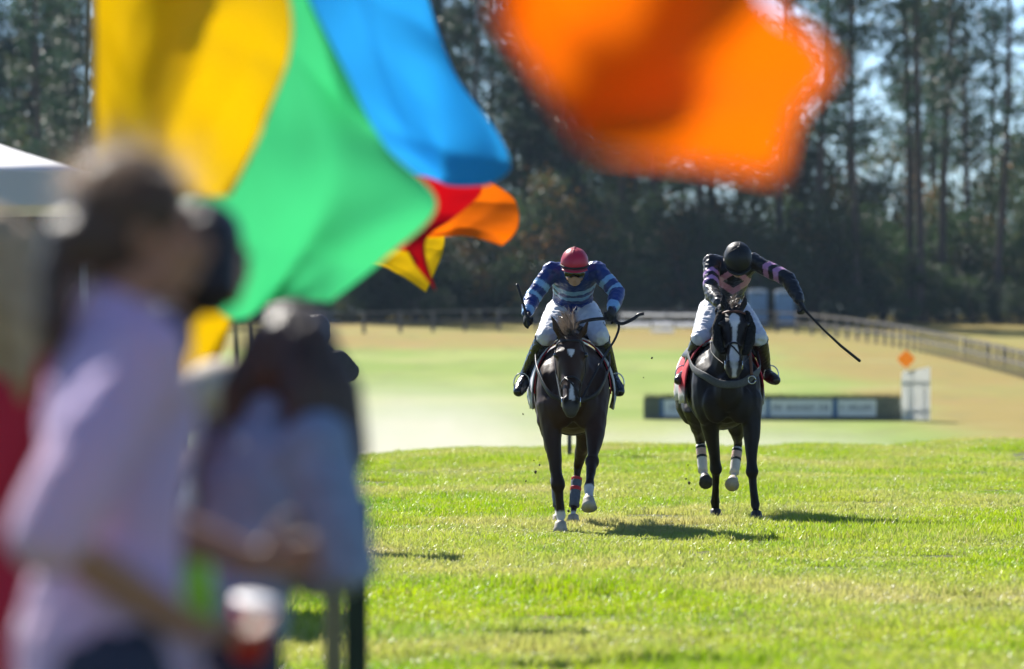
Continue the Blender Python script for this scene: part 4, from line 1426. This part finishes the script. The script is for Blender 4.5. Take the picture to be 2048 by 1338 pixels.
R2 = dict(
    horse=H2, seed=6.0, label='rider in black helmet and black silks with a pink diamond, whip arm stretched out', boot=BOOT_BR, helmet=HELM_BLACK,
    hf=(.05, -.62, -.78), hu=(.02, -.78, .62), paint=paint2, hscale=1.06,
    J=dict(pelvis=(-.02, 1.02, 1.84), waist=(.0, .88, 1.98), chest=(.03, .64, 2.11), neck=(.065, .45, 2.19), head=(.078, .32, 2.20),
           shL=(-.135, .52, 2.20), shR=(.215, .52, 2.21), elL=(-.150, .34, 1.965), elR=(.515, .42, 2.06),
           wrL=(-.085, .10, 1.85), wrR=(.60, .26, 1.885),
           hpL=(-.12, 1.0, 1.80), hpR=(.10, 1.0, 1.80), knL=(-.235, .50, 1.555), knR=(.265, .50, 1.555),
           anL=(-.335, .78, 1.275), anR=(.34, .78, 1.275), toL=(-.415, .62, 1.195), toR=(.415, .62, 1.195)),
    hands=dict(handL=grip((.2, -.8, -.3), (.5, .1, -.6), -1, 1.1), handR=grip((.35, -.25, -.85), (-.75, .2, -.35), 1, 1.05)))
build_rider(R2)

# lettering down the thigh of the first rider: loose dark strokes on the white cloth
def thigh_text(D, sd, txt, size, t0, t1, ang):
    J = D['Jv']; a, b_ = J['hp' + sd], J['kn' + sd]
    cu = bpy.data.curves.new('lettering', 'FONT'); cu.body = txt; cu.size = size; cu.extrude = .0005; cu.shear = .2; cu.offset = .0012
    to = bpy.data.objects.new('lettering', cu); COL.objects.link(to)
    me = bpy.data.meshes.new_from_object(to.evaluated_get(bpy.context.evaluated_depsgraph_get()))
    bpy.data.objects.remove(to)
    co = coords(me); w = co[:, 0].max()
    d = (b_ - a).normalized()
    out = V(.75, -.62, .25) if sd == 'R' else V(-.75, -.62, .25)
    out = (out - d * out.dot(d)).normalized(); lat = d.cross(out)
    new = []
    for p in co:
        s = t1 + (t0 - t1) * p[0] / w
        r = .092 - .036 * s + .024
        al = (p[1] - size * .35) / r * (1 if sd == 'R' else -1)
        q = a + (b_ - a) * s + out * (r * math.cos(al)) - lat * (r * math.sin(al))
        new.append(list(q))
    set_coords(me, np.array(new))
    tag(link('lettering', me, NAVY_INK, D['root']), kind='stuff')
thigh_text(R1, 'R', 'DPWDIR', .066, .30, .78, 0)

# whips
def whip(name, pts, radii, label, group='whips'):
    b = MB(); b.tube(pts, radii, n=8)
    o = b.build(name, WHIP, None, True)
    tag(o, label, 'whip', group)
    return o
def hl(S, x, y, z): return Vector(S['loc']) + Vector((x, y, z))
whip('riding_whip', [hl(H1, -.352, .17, 1.66), hl(H1, -.362, .18, 1.72), hl(H1, -.40, .20, 1.86), hl(H1, -.442, .22, 1.985)], [.012, .012, .010, .013], 'short black whip held upright by the rider in navy')
whip('riding_whip', [hl(H2, .60, .215, 1.86), hl(H2, .66, .19, 1.775), hl(H2, .80, .17, 1.63), hl(H2, .95, .15, 1.49), hl(H2, 1.105, .13, 1.365)], [.011, .011, .009, .012, .013], 'long black whip swung out by the rider in black')

# reins
Hh = H1['H']; rt = H1['root']
def rein(pts, w=.02, root=rt, side=None): return strap('rein', smooth_pts(pts, 6), w, .006, LEATHER_D, root, side=side)
rein([Hh(.85, .075, -.03), V(.20, -.35, 1.33), V(.275, -.12, 1.45), V(.345, .05, 1.56), V(.375, .14, 1.66), V(.335, .14, 1.72)], .019, side=(1, .2, 0))
rein([V(.345, .13, 1.70), V(.24, .12, 1.715), V(.12, .10, 1.70), V(.02, .10, 1.66), V(-.12, 0, 1.52), V(-.14, -.30, 1.34), Hh(.85, -.075, -.03)], .028, side=(0, .3, 1))
rein([V(.33, .12, 1.70), V(.40, .11, 1.675), V(.49, .10, 1.715), V(.53, .10, 1.745), V(.575, .10, 1.755)], .028, side=(0, .3, 1))
Hh = H2['H']; rt = H2['root']
rein([Hh(.85, .075, -.03), V(.17, -.25, 1.45), V(.12, 0.0, 1.62), V(-.04, .06, 1.80)], .018, rt, (0, 1, 0))
rein([Hh(.85, -.075, -.03), V(-.17, -.25, 1.45), V(-.14, 0.0, 1.62), V(-.09, .06, 1.80)], .018, rt, (0, 1, 0))
# ------------------------------------------------------------------ flags on poles along the rail
def flag_material(name, c, t, mixf=.62):
    m = mat(name, c, .55, .05, 6.0, .15, 30, trans=mixf, tcol=t, spec=.3)
    return m
POLE = mat('flag_pole', (.20, .15, .07), .5, .1, 10)
def pole_x(Y): return -1.18 - .012 * (Y - 16)
def flag(Y, rows, m, label, hz, depth=.10, seed=0, ripple=.018, top=None):
    """rows: photo pixels from hoist side to fly side, top edge first; hz: heights of the hoist edge on its pole"""
    X = pole_x(Y); z0 = gz(X, Y)
    root = empty('flag', (X, Y, z0), 0, label, 'flag', 'flags on poles along the rail')
    zt = top or (hz[0] + .12)
    MB().tube([(0, 0, -.2), (0, 0, zt - z0)], [.012, .009], n=8).build('pole', POLE, root, True)
    MB().ell((0, 0, zt - z0 + .02), (.025, .025, .025)).build('finial', POLE, root, True)
    n = len(rows)
    P = []
    for i, r in enumerate(rows):
        h = V(X, Y, hz[0] + (hz[1] - hz[0]) * i / (n - 1))
        line = [h] + [px(x, y, Y + depth * math.sin(1.7 * k + i * .9 + seed)) for k, (x, y) in enumerate(r)]
        P.append(line)
    nu, nv = 44, 44
    cols = [smooth_sample(line, nu) for line in P]
    vs = np.zeros((nv + 1, nu + 1, 3))
    for k in range(nu + 1):
        c = smooth_sample([cols[i][k] for i in range(n)], nv)
        for j in range(nv + 1): vs[j, k] = c[j]
    g = seed * 3.7
    for j in range(nv + 1):
        for k in range(nu + 1):
            u, v = k / nu, j / nv
            vs[j, k, 1] += 1.1 * ripple * u * (1 - abs(math.sin(5.2 * u + 2.6 * v + g))) ** 2 + .8 * ripple * u * (1 - abs(math.sin(2.2 * u - 6.5 * v + g * 1.3))) ** 2 + ripple * u * math.sin(9 * u + 4 * v + g) + ripple * .7 * u * math.sin(4 * u - 11 * v + g * 2) + .5 * ripple * mnoise.noise(Vector((u * 6 + g, v * 6, 0)))
    me = bpy.data.meshes.new('cloth')
    idx = (np.arange(nv)[:, None] * (nu + 1) + np.arange(nu)[None]).ravel()
    me.from_pydata((vs.reshape(-1, 3) - np.array([X, Y, z0])).tolist(), [], np.stack([idx, idx + 1, idx + nu + 2, idx + nu + 1], 1).tolist())
    o = link('cloth', me, m, root, True)
    s = o.modifiers.new('t', 'SOLIDIFY'); s.thickness = .0008
    return root
def smooth_sample(pts, n):
    m = len(pts) - 1
    dense = smooth_pts(pts, 16)
    d = np.array([list(p) for p in dense])
    t = np.linspace(0, len(d) - 1, n + 1)
    out = np.stack([np.interp(t, np.arange(len(d)), d[:, q]) for q in range(3)], 1)
    return [Vector(q) for q in out]

F_YEL = flag_material('yellow_flag_cloth', (.82, .60, .014), (.82, .64, .025))
F_GRN = flag_material('green_flag_cloth', (.20, .62, .36), (.22, .74, .44))
F_BLU = flag_material('blue_flag_cloth', (.08, .42, .72), (.14, .58, .88))
F_RED = flag_material('red_flag_cloth', (.42, .01, .03), (.75, .02, .05))
F_ORG = flag_material('orange_flag_cloth', (.80, .22, .010), (.96, .42, .03))
flag(16.0, [[(290, -330), (420, -330), (560, -300)], [(300, -120), (430, -110), (560, -100)], [(290, 60), (420, 70), (583, 75)], [(290, 230), (400, 240), (532, 240)], [(325, 385), (400, 392), (462, 392)]],
     F_YEL, 'big yellow flag hanging in front of the green flag', (2.95, 2.05), .10, 1, .055)
flag(18.0, [[(380, -230), (480, -200), (590, -60)], [(430, 0), (560, 30), (690, 140)], [(450, 220), (610, 230), (768, 288)], [(462, 420), (640, 410), (874, 408)], [(452, 560), (600, 540), (765, 520)], [(440, 625), (560, 600), (655, 605)]],
     F_GRN, 'bright green flag whose corner points towards the riders', (3.0, 2.1), .09, 2, .055)
flag(22.0, [[(520, -160), (690, -160), (830, -110)], [(610, 0), (750, 10), (862, 15)], [(700, 160), (810, 150), (912, 150)], [(770, 270), (880, 270), (992, 262)], [(800, 330), (900, 350), (1022, 335)], [(815, 345), (900, 372), (975, 372)]],
     F_BLU, 'sky blue flag behind the green flag', (3.25, 2.35), .09, 3.2, .05)
flag(27.0, [[(720, 300), (850, 335), (962, 366)], [(730, 380), (840, 395), (958, 392)], [(745, 440), (825, 445), (905, 438)], [(775, 480), (815, 490), (850, 485)], [(800, 500), (830, 530), (872, 582)]],
     F_RED, 'crimson flag twisting out below the sky blue flag', (2.75, 2.05), .06, 4.1, .012)
flag(29.0, [[(800, 395), (880, 385), (978, 362)], [(820, 430), (910, 410), (1030, 400)], [(840, 460), (930, 445), (1036, 455)], [(855, 475), (930, 472), (1005, 492)]],
     F_ORG, 'small orange flag with rounded tip beside the crimson flag', (2.7, 2.05), .05, 5.3, .012)
flag(32.0, [[(690, 470), (800, 470), (890, 462)], [(705, 500), (800, 505), (884, 510)], [(735, 530), (795, 548), (852, 585)]],
     F_YEL, 'small yellow flag peeking out below the green flag', (2.55, 1.95), .05, 6.0, .012)
flag(7.0, [[(900, -600), (1050, -500), (1200, -420), (1330, -380), (1450, -330), (1540, -260)],
           [(880, -400), (1030, -260), (1180, -160), (1300, -120), (1430, -90), (1520, -20)],
           [(860, -270), (1010, -90), (1150, 40), (1260, 90), (1440, 110), (1635, 85)],
           [(850, -200), (1000, 0), (1135, 160), (1220, 220), (1420, 215), (1665, 140)],
           [(845, -170), (1000, 30), (1130, 220), (1190, 272), (1400, 285), (1590, 235)],
           [(840, -160), (1000, 45), (1130, 238), (1185, 298), (1400, 326), (1570, 355)]],
     F_ORG, 'large orange flag blowing across the top of the view', (3.0, 2.3), .05, 2.2, .03)
# a further yellow flag hanging limp between the spectators
flag(19.5, [[(360, 330), (400, 330), (455, 345)], [(345, 480), (400, 490), (495, 500)], [(330, 620), (400, 610), (470, 600)], [(318, 690), (395, 690), (455, 670)], [(330, 735), (390, 752), (432, 735)]],
     F_YEL, 'lower yellow flag hanging limp between two spectators heads', (2.25, 1.45), .07, 2.5, .02)

# rail posts by the spectators
POST_DK = mat('dark_rail_post', (.012, .022, .012), .7, .3, 8)
POST_TAN = mat('tan_rail_post', (.20, .17, .10), .8, .3, 8, .3)
def rail_post(xp, Y, w, ztop, m, label):
    p = px(xp, 700, Y); z = gz(p.x, Y)
    o = MB().box((0, 0, (ztop - .2) / 2), (w, w, ztop + .2), taper=.96).build('rail_post', m)
    o.location = (p.x, Y, z)
    be = o.modifiers.new('b', 'BEVEL'); be.width = .008; be.segments = 2
    tag(o, label, 'post', 'posts of the spectators rail')
rail_post(713, 20.0, .075, 1.0, POST_DK, 'dark green rail post on the turf beside the woman in the denim jacket')
rail_post(668, 17.5, .06, .85, POST_TAN, 'short tan rail post just left of the dark green post')

# ------------------------------------------------------------------ spectators
HAIR_D = mat('dark_brown_hair', (.060, .038, .026), .42, .4, 30, .4, 90, spec=.4)
HAIR_K = mat('black_hair', (.012, .010, .010), .4, .4, 30, .4, 90, spec=.4)
HAIR_B = mat('blond_hair', (.42, .30, .17), .5, .3, 30, .4, 90)
def tie_dye():
    m = mat('lavender_tie_dye', (.42, .36, .62), .85, .1, 20)
    nt = m.node_tree; N, L = nt.nodes.new, nt.links.new
    b = next(n for n in nt.nodes if n.type == 'BSDF_PRINCIPLED')
    tc = N('ShaderNodeTexCoord'); no = N('ShaderNodeTexNoise'); no.inputs['Scale'].default_value = 5; no.inputs['Detail'].default_value = 3
    L(tc.outputs['Object'], no.inputs['Vector'])
    cr = N('ShaderNodeValToRGB'); e = cr.color_ramp.elements
    e[0].position = .35; e[0].color = (.50, .41, .68, 1); e[1].position = .65; e[1].color = (.66, .46, .62, 1)
    L(no.outputs['Fac'], cr.inputs[0]); L(cr.outputs[0], b.inputs['Base Color'])
    return m
TEE = tie_dye()
DENIM = mat('pale_denim', (.24, .31, .43), .85, .2, 25, .2, 120)
GREYT = mat('grey_green_shirt', (.22, .26, .27), .85, .15, 25, .2, 120)
JEANS = mat('dark_jeans', (.03, .04, .075), .85, .2, 25, .2, 120)
BLACKT = mat('black_top', (.012, .012, .014), .8, .2, 25)
REDT = mat('red_shirt', (.55, .02, .05), .8, .1, 25)
MAROON = mat('maroon_jacket', (.055, .014, .014), .8, .2, 25)
KHAKI = mat('khaki_trousers', (.30, .25, .16), .85, .15, 25)
OLIVE = mat('olive_brown_jacket', (.045, .04, .032), .8, .25, 18, .3, 90)
SHOE = mat('dark_shoe', (.03, .028, .028), .6)
STRAW = mat('straw_hat', (.62, .50, .34), .8, .15, 40, .4, 200)
CAPM = mat('beige_cap', (.55, .46, .36), .8, .1, 20)
GOLD = mat('gold_metal', (.75, .52, .10), .2, metal=1.0)

def spectator(x, Y, height, yaw, label, skin, top, bottom, pose=None, sleeve=.5, female=True, hair=None, lean=0.0, headyaw=0.0, k=None, group='spectators along the rail', headpitch=0.0):
    X = (x - 1024) * Y / F_PX
    z0 = gz(X, Y)
    root = empty('person', (X, Y, z0), yaw, label, 'person', group)
    h = height / 1.72; k = k or h
    J = dict(pelvis=V(0, 0, .94), waist=V(0, .005, 1.09), chest=V(0, .01, 1.27), neck=V(0, -.005, 1.43), head=V(0, .025, 1.575),
             shL=V(-.165, 0, 1.385), shR=V(.165, 0, 1.385), elL=V(-.22, -.03, 1.10), elR=V(.22, -.03, 1.10), wrL=V(-.21, .10, .88), wrR=V(.21, .10, .88),
             hpL=V(-.085, 0, .90), hpR=V(.085, 0, .90), knL=V(-.10, .02, .49), knR=V(.10, .02, .49), anL=V(-.105, -.02, .085), anR=V(.105, -.02, .085),
             toL=V(-.125, .14, .03), toR=V(.125, .14, .03))
    for q in J: J[q] = J[q] * h
    if lean:
        for q in ('waist', 'chest', 'neck', 'head', 'shL', 'shR', 'elL', 'elR', 'wrL', 'wrR'):
            J[q] = J[q] + V(0, lean * (J[q].z - .9 * h), 0)
    J['handL'] = (V(0, .3, -1), V(1, 0, 0), -1, .35); J['handR'] = (V(0, .3, -1), V(-1, 0, 0), 1, .35)
    for q, v in (pose or {}).items():
        J[q] = Vector(v) if not isinstance(v[0], Vector) else v
    hf = V(math.sin(headyaw), math.cos(headyaw), headpitch)
    body, P, rot = skeleton_body(J, hf, V(0, 0, 1), .0085, k, True, skin, root, female)
    for q in (-1, 1):
        MB().ell(P(q * .031, .086, .002), (.012 * k,) * 3).build('eye', EYEW, root, True)
    b = MB(); torso_tube(b, J, .014, k, female=female)
    for s in 'LR':
        if sleeve > 0: arm_tube(b, J, s, .010, sleeve, k, .012)
    b.tube([J['pelvis'] + V(0, 0, -.12 * k), J['pelvis'], J['waist']], [.172 * k, .176 * k, .15 * k], [.138 * k, .138 * k, .115 * k], side=(1, 0, 0), n=16)
    me = organic(b, .012, 3); wrinkle(me, .016, 9, x * .1, (1, 1, .5)); wrinkle(me, .008, 24, x * .1)
    link('shirt', me, top, root)
    b = MB()
    side = V(1, 0, 0)
    b.tube([J['pelvis'] + V(0, 0, -.07), J['pelvis'], J['pelvis'].lerp(J['waist'], .5)], [.15 * k, .168 * k, .15 * k], [.12 * k, .128 * k, .115 * k], side=side, n=14)
    for s in 'LR': leg_tube(b, J, s, .014, 1.0, k)
    me = organic(b, .014, 3); wrinkle(me, .015, 10, x * .2)
    link('trousers', me, bottom, root)
    for s in 'LR':
        b = MB(); an, to = J['an' + s], J['to' + s]
        b.tube([an + V(0, -.05, -.035), an.lerp(to, .4) + V(0, 0, -.02), to + V(0, .03, .008)], [.042, .046, .036], [.05, .045, .03], side=(1, 0, 0), n=10)
        link('shoe', organic(b, .012, 2), SHOE, root)
    return root, J, P, rot, k

def hair_cap(root, P, rot, k, m, long=0.0, bun=None, tail=None, width=1.0, seed=1):
    b = MB()
    b.ell(P(0, -.028, .047), (.089 * k, .104 * k, .094 * k), rot)
    b.ell(P(0, -.06, -.01), (.084 * k, .075 * k, .08 * k), rot)
    if long:
        for s in (-1, 0, 1):
            b.tube([P(s * .055, -.05, .05), P(s * .075 * width, -.065, -.06), P(s * .095 * width, -.07, -.06 - long * .5), P(s * .085 * width, -.07, -.06 - long)], [.07 * k, .075 * k * width, .075 * k * width, .045 * k], [.06 * k, .055 * k, .045 * k, .025 * k], n=10)
    if bun: b.ell(P(*bun[:3]), (bun[3],) * 3)
    if tail: b.tube([P(*q[:3]) for q in tail], [q[3] for q in tail], n=10)
    me = organic(b, .010, 3)
    wrinkle(me, .014, 28, seed, (1, 1, .25))
    return link('hair', me, m, root)

# A: woman in the lavender tie dye shirt, closest to the camera
rA = spectator(196, 9.0, 1.76, R(-74), 'woman with dark ponytail in a lavender tie dye shirt', SKIN_TAN, TEE, JEANS,
     pose=dict(elR=(.24, -.13, 1.14), wrR=(.14, .12, .99), handR=(V(-.1, .9, -.15), V(0, -.2, 1), 1, .5),
               elL=(-.23, .06, 1.17), wrL=(-.10, .28, 1.08), handL=(V(.2, .9, .1), V(1, 0, .1), -1, .8)), sleeve=.5, headyaw=R(6), lean=.07, k=.9)
hair_cap(rA[0], rA[2], rA[3], rA[4], HAIR_D, 0, (0, -.125, -.02, .045), [(0, -.12, -.02, .04), (0, -.155, -.07, .036), (.01, -.16, -.17, .03), (.01, -.15, -.26, .012)], seed=1)
# loose sunlit hairs standing off her head
FLY = mat('loose_brown_hair', (.20, .14, .10), .4, .3, 20, trans=.5, tcol=(.55, .42, .32))
g = np.random.default_rng(9); vs, fs = [], []
for q in range(1500):
    d_ = g.normal(size=3); d_[2] = abs(d_[2]) + .1; d_ /= np.linalg.norm(d_)
    p0 = rA[2](d_[0] * .09, -.028 + d_[1] * .104, .047 + d_[2] * .094)
    dv = (rA[3] @ V(*d_)); sd = dv.orthogonal().normalized() * .0007; tip = p0 + dv * g.uniform(.004, .022) + Vector(g.normal(0, .028, 3))
    n0 = len(vs); vs += [p0 - sd, p0 + sd, tip]; fs.append((n0, n0 + 1, n0 + 2))
mm = bpy.data.meshes.new('loose_hair'); mm.from_pydata([tuple(v) for v in vs], [], fs); link('loose_hair', mm, FLY, rA[0])
# B: red shirt, straw hat, at the left edge
rB = spectator(-25, 11.2, 1.70, R(-30), 'blond haired person in a red shirt at the edge of the view', SKIN, REDT, KHAKI, sleeve=.5, headyaw=R(-20))
hair_cap(rB[0], rB[2], rB[3], rB[4], HAIR_B, .26, width=1.3, seed=2)
# C: dark haired person in black, behind A
rC = spectator(88, 12.0, 1.79, R(-58), 'dark haired person in a black top between the two women', SKIN_TAN, BLACKT, JEANS, sleeve=.5, headyaw=R(-8), lean=.38, k=.88,
     pose=dict(neck=(0, .27, 1.45), head=(0, .40, 1.61)))
hair_cap(rC[0], rC[2], rC[3], rC[4], HAIR_K, .05, seed=3)
# D: long dark hair, denim jacket
rD = spectator(432, 11.8, 1.515, R(-48), 'woman with long dark hair in a pale denim jacket', SKIN, DENIM, JEANS,
     pose=dict(elR=(.25, .15, .965), wrR=(.05, .20, .95), handR=(V(-.9, .2, 0), V(0, -.3, .9), 1, .6),
               elL=(-.22, .15, .98), wrL=(-.13, .36, .97), handL=(V(.3, .9, .1), V(1, -.2, 0), -1, .9)), sleeve=1.0, headyaw=R(-10), lean=.36)
hair_cap(rD[0], rD[2], rD[3], rD[4], HAIR_D, .30, width=1.45, seed=4)
# G: short person in maroon with a beige cap
rG = spectator(440, 13.8, 1.38, R(-35), 'short person in a maroon jacket and beige cap beyond the dark haired woman', SKIN, MAROON, KHAKI,
     pose=dict(elR=(.22, .02, 1.0), wrR=(.10, .24, 1.08), handR=(V(-.3, .6, .7), V(-.6, .2, 0), 1, .7)), sleeve=1.0, female=False, headyaw=R(0))
hair_cap(rG[0], rG[2], rG[3], rG[4], HAIR_B, 0, seed=5)
b = MB(); b.ell(rG[2](0, -.015, .065), (.098, .112, .075), rG[3]); b.tube([rG[2](0, .07, .055), rG[2](0, .17, .04)], [.075, .06], [.008, .006], side=rG[3] @ V(1, 0, 0), n=12)
link('cap', organic(b, .008, 2), CAPM, rG[0])
wr_ = rG[1]['wrR']
strap('bracelet', [wr_ + V(.036 * math.cos(a), .012 * math.sin(a), .036 * math.sin(a)) for a in np.linspace(0, 2 * math.pi, 17)], .012, .006, GOLD, rG[0], side=(0, 1, 0))
# F: in focus far along the rail, jacket and jeans, hands raised
rF = spectator(634, 41.0, 1.74, R(20), 'spectator in an olive brown jacket far along the rail, elbow lifted', SKIN, OLIVE, JEANS,
     pose=dict(elR=(.30, .10, 1.30), wrR=(.10, .26, 1.50), handR=(V(-.5, .3, .7), V(-.3, .8, -.2), 1, .7),
               elL=(-.28, .10, 1.28), wrL=(-.10, .26, 1.50), handL=(V(.5, .3, .7), V(.3, .8, -.2), -1, .7)), sleeve=1.0, female=False)
hair_cap(rF[0], rF[2], rF[3], rF[4], HAIR_D, 0, seed=6)

# drinks held by the spectators
CAN_G = mat('green_can_metal', (.25, .62, .05), .3, .15, 18, metal=.4)
CAN_T = mat('can_top_metal', (.75, .76, .78), .25, metal=.9)
CUP_R = mat('red_cup_plastic', (.55, .015, .03), .35)
CUP_W = mat('cup_inside_white', (.75, .74, .75), .5)
p = px(388, 1180, 9.25)
can = empty('drink_can', p, 0, 'green drink can with silver top held up low among the spectators', 'can')
can.rotation_euler = (R(8), R(-6), 0)
b = MB(); b.tube([(0, 0, -.06), (0, 0, -.052), (0, 0, .045), (0, 0, .056), (0, 0, .061)], [.024, .033, .033, .029, .027], n=20, round_ends=False); b.build('can_body', CAN_G, can, True)
b = MB(); b.tube([(0, 0, .0605), (0, 0, .064)], [.027, .0265], n=20, round_ends=False); b.build('can_lid', CAN_T, can, True)
MB().box((0, -.008, .066), (.014, .022, .002)).build('pull_tab', CAN_T, can)
p = px(503, 1262, 11.3)
cup = empty('plastic_cup', p, 0, 'red plastic cup held below the green drink can', 'cup')
cup.rotation_euler = (R(14), R(10), 0)
b = MB(); b.tube([(0, 0, -.06), (0, 0, .058)], [.031, .046], n=20, round_ends=False); b.build('cup_wall', CUP_R, cup, True)
b = MB(); b.tube([(0, 0, .0585), (0, 0, .063)], [.0475, .0475], n=20, round_ends=False); b.build('cup_rim', CUP_W, cup, True)
# ------------------------------------------------------------------ clods of turf thrown up by the hooves
CLOD = mat('turf_clod', (.06, .045, .025), .95, .4, 60, .5, 150)
for k, (x, y, Y, r) in enumerate([(1071, 944, 46.5, .016), (1079, 930, 46.9, .010), (1068, 921, 47.2, .007), (1052, 962, 46.3, .008), (1137, 1022, 47.4, .012),
        (1378, 966, 49.6, .015), (1372, 958, 49.9, .010), (1383, 978, 49.4, .008), (1376, 930, 50.2, .007), (1304, 716, 47.5, .010), (1287, 755, 47.8, .006), (1046, 828, 47.0, .008)]):
    g = np.random.default_rng(k + 70)
    b = MB(); b.ell((0, 0, 0), (r, r * .8, r * .7), None, 8, 5)
    b.v = [tuple(np.array(v) * g.uniform(.7, 1.3)) for v in b.v]
    o = b.build('turf_clod', CLOD, None, True)
    o.location = px(x, y, Y); o.rotation_euler = tuple(g.uniform(0, 3, 3))
    who = 'bay horse' if x < 1200 else 'black horse'
    tag(o, 'small clod of turf thrown up in the air by the ' + who, 'turf clod', 'clods of turf in the air')
# ------------------------------------------------------------------ dust kicked up beyond the brow, and the air itself
def dust_material():
    m, nt, out = nodes('drifting_dust')
    N, L = nt.nodes.new, nt.links.new
    tc = N('ShaderNodeTexCoord')
    ln = N('ShaderNodeVectorMath'); ln.operation = 'LENGTH'; L(tc.outputs['Object'], ln.inputs[0])
    fall = N('ShaderNodeMapRange'); fall.interpolation_type = 'SMOOTHSTEP'
    fall.inputs['From Min'].default_value = 1.0; fall.inputs['From Max'].default_value = .25
    fall.inputs['To Min'].default_value = 0; fall.inputs['To Max'].default_value = 1
    L(ln.outputs['Value'], fall.inputs['Value'])
    geo = N('ShaderNodeNewGeometry')
    no = N('ShaderNodeTexNoise'); no.inputs['Scale'].default_value = .55; no.inputs['Detail'].default_value = 3
    L(geo.outputs['Position'], no.inputs['Vector'])
    nr = N('ShaderNodeMapRange'); nr.inputs['From Min'].default_value = .4; nr.inputs['From Max'].default_value = .7
    L(no.outputs['Fac'], nr.inputs['Value'])
    mu = N('ShaderNodeMath'); mu.operation = 'MULTIPLY'; L(fall.outputs['Result'], mu.inputs[0]); L(nr.outputs['Result'], mu.inputs[1])
    m2 = N('ShaderNodeMath'); m2.operation = 'MULTIPLY'; L(mu.outputs[0], m2.inputs[0]); m2.inputs[1].default_value = .085
    v = N('ShaderNodeVolumePrincipled')
    v.inputs['Color'].default_value = (.93, .88, .80, 1); v.inputs['Anisotropy'].default_value = .25
    L(m2.outputs[0], v.inputs['Density']); L(v.outputs[0], out.inputs['Volume'])
    return m
DUST = dust_material()
me = bpy.data.meshes.new('dust_cloud')
bm = bmesh.new(); bmesh.ops.create_icosphere(bm, subdivisions=4, radius=1.0); bm.to_mesh(me); bm.free()
for loc, sc_, lab in (((-2.6, 128, -1.2), (6.2, 32, 2.1), 'pale dust drifting over the brow behind the first horse'),
                      ((5.5, 150, -2.0), (8.0, 26, 1.5), 'thin veil of dust hanging low behind the black horse')):
    d = link('dust_cloud', me, DUST)
    d.location = loc; d.scale = sc_
    tag(d, lab, 'dust', kind='stuff')

m, nt, out = nodes('pale_air')
v = nt.nodes.new('ShaderNodeVolumePrincipled')
v.inputs['Color'].default_value = (.55, .75, 1.0, 1)
v.inputs['Density'].default_value = HAZE_DENSITY
v.inputs['Anisotropy'].default_value = .2
nt.links.new(v.outputs[0], out.inputs['Volume'])
hz_ = MB().box((0, 350, 20.5), (860, 1120, 49)).build('haze', m)
tag(hz_, kind='stuff')
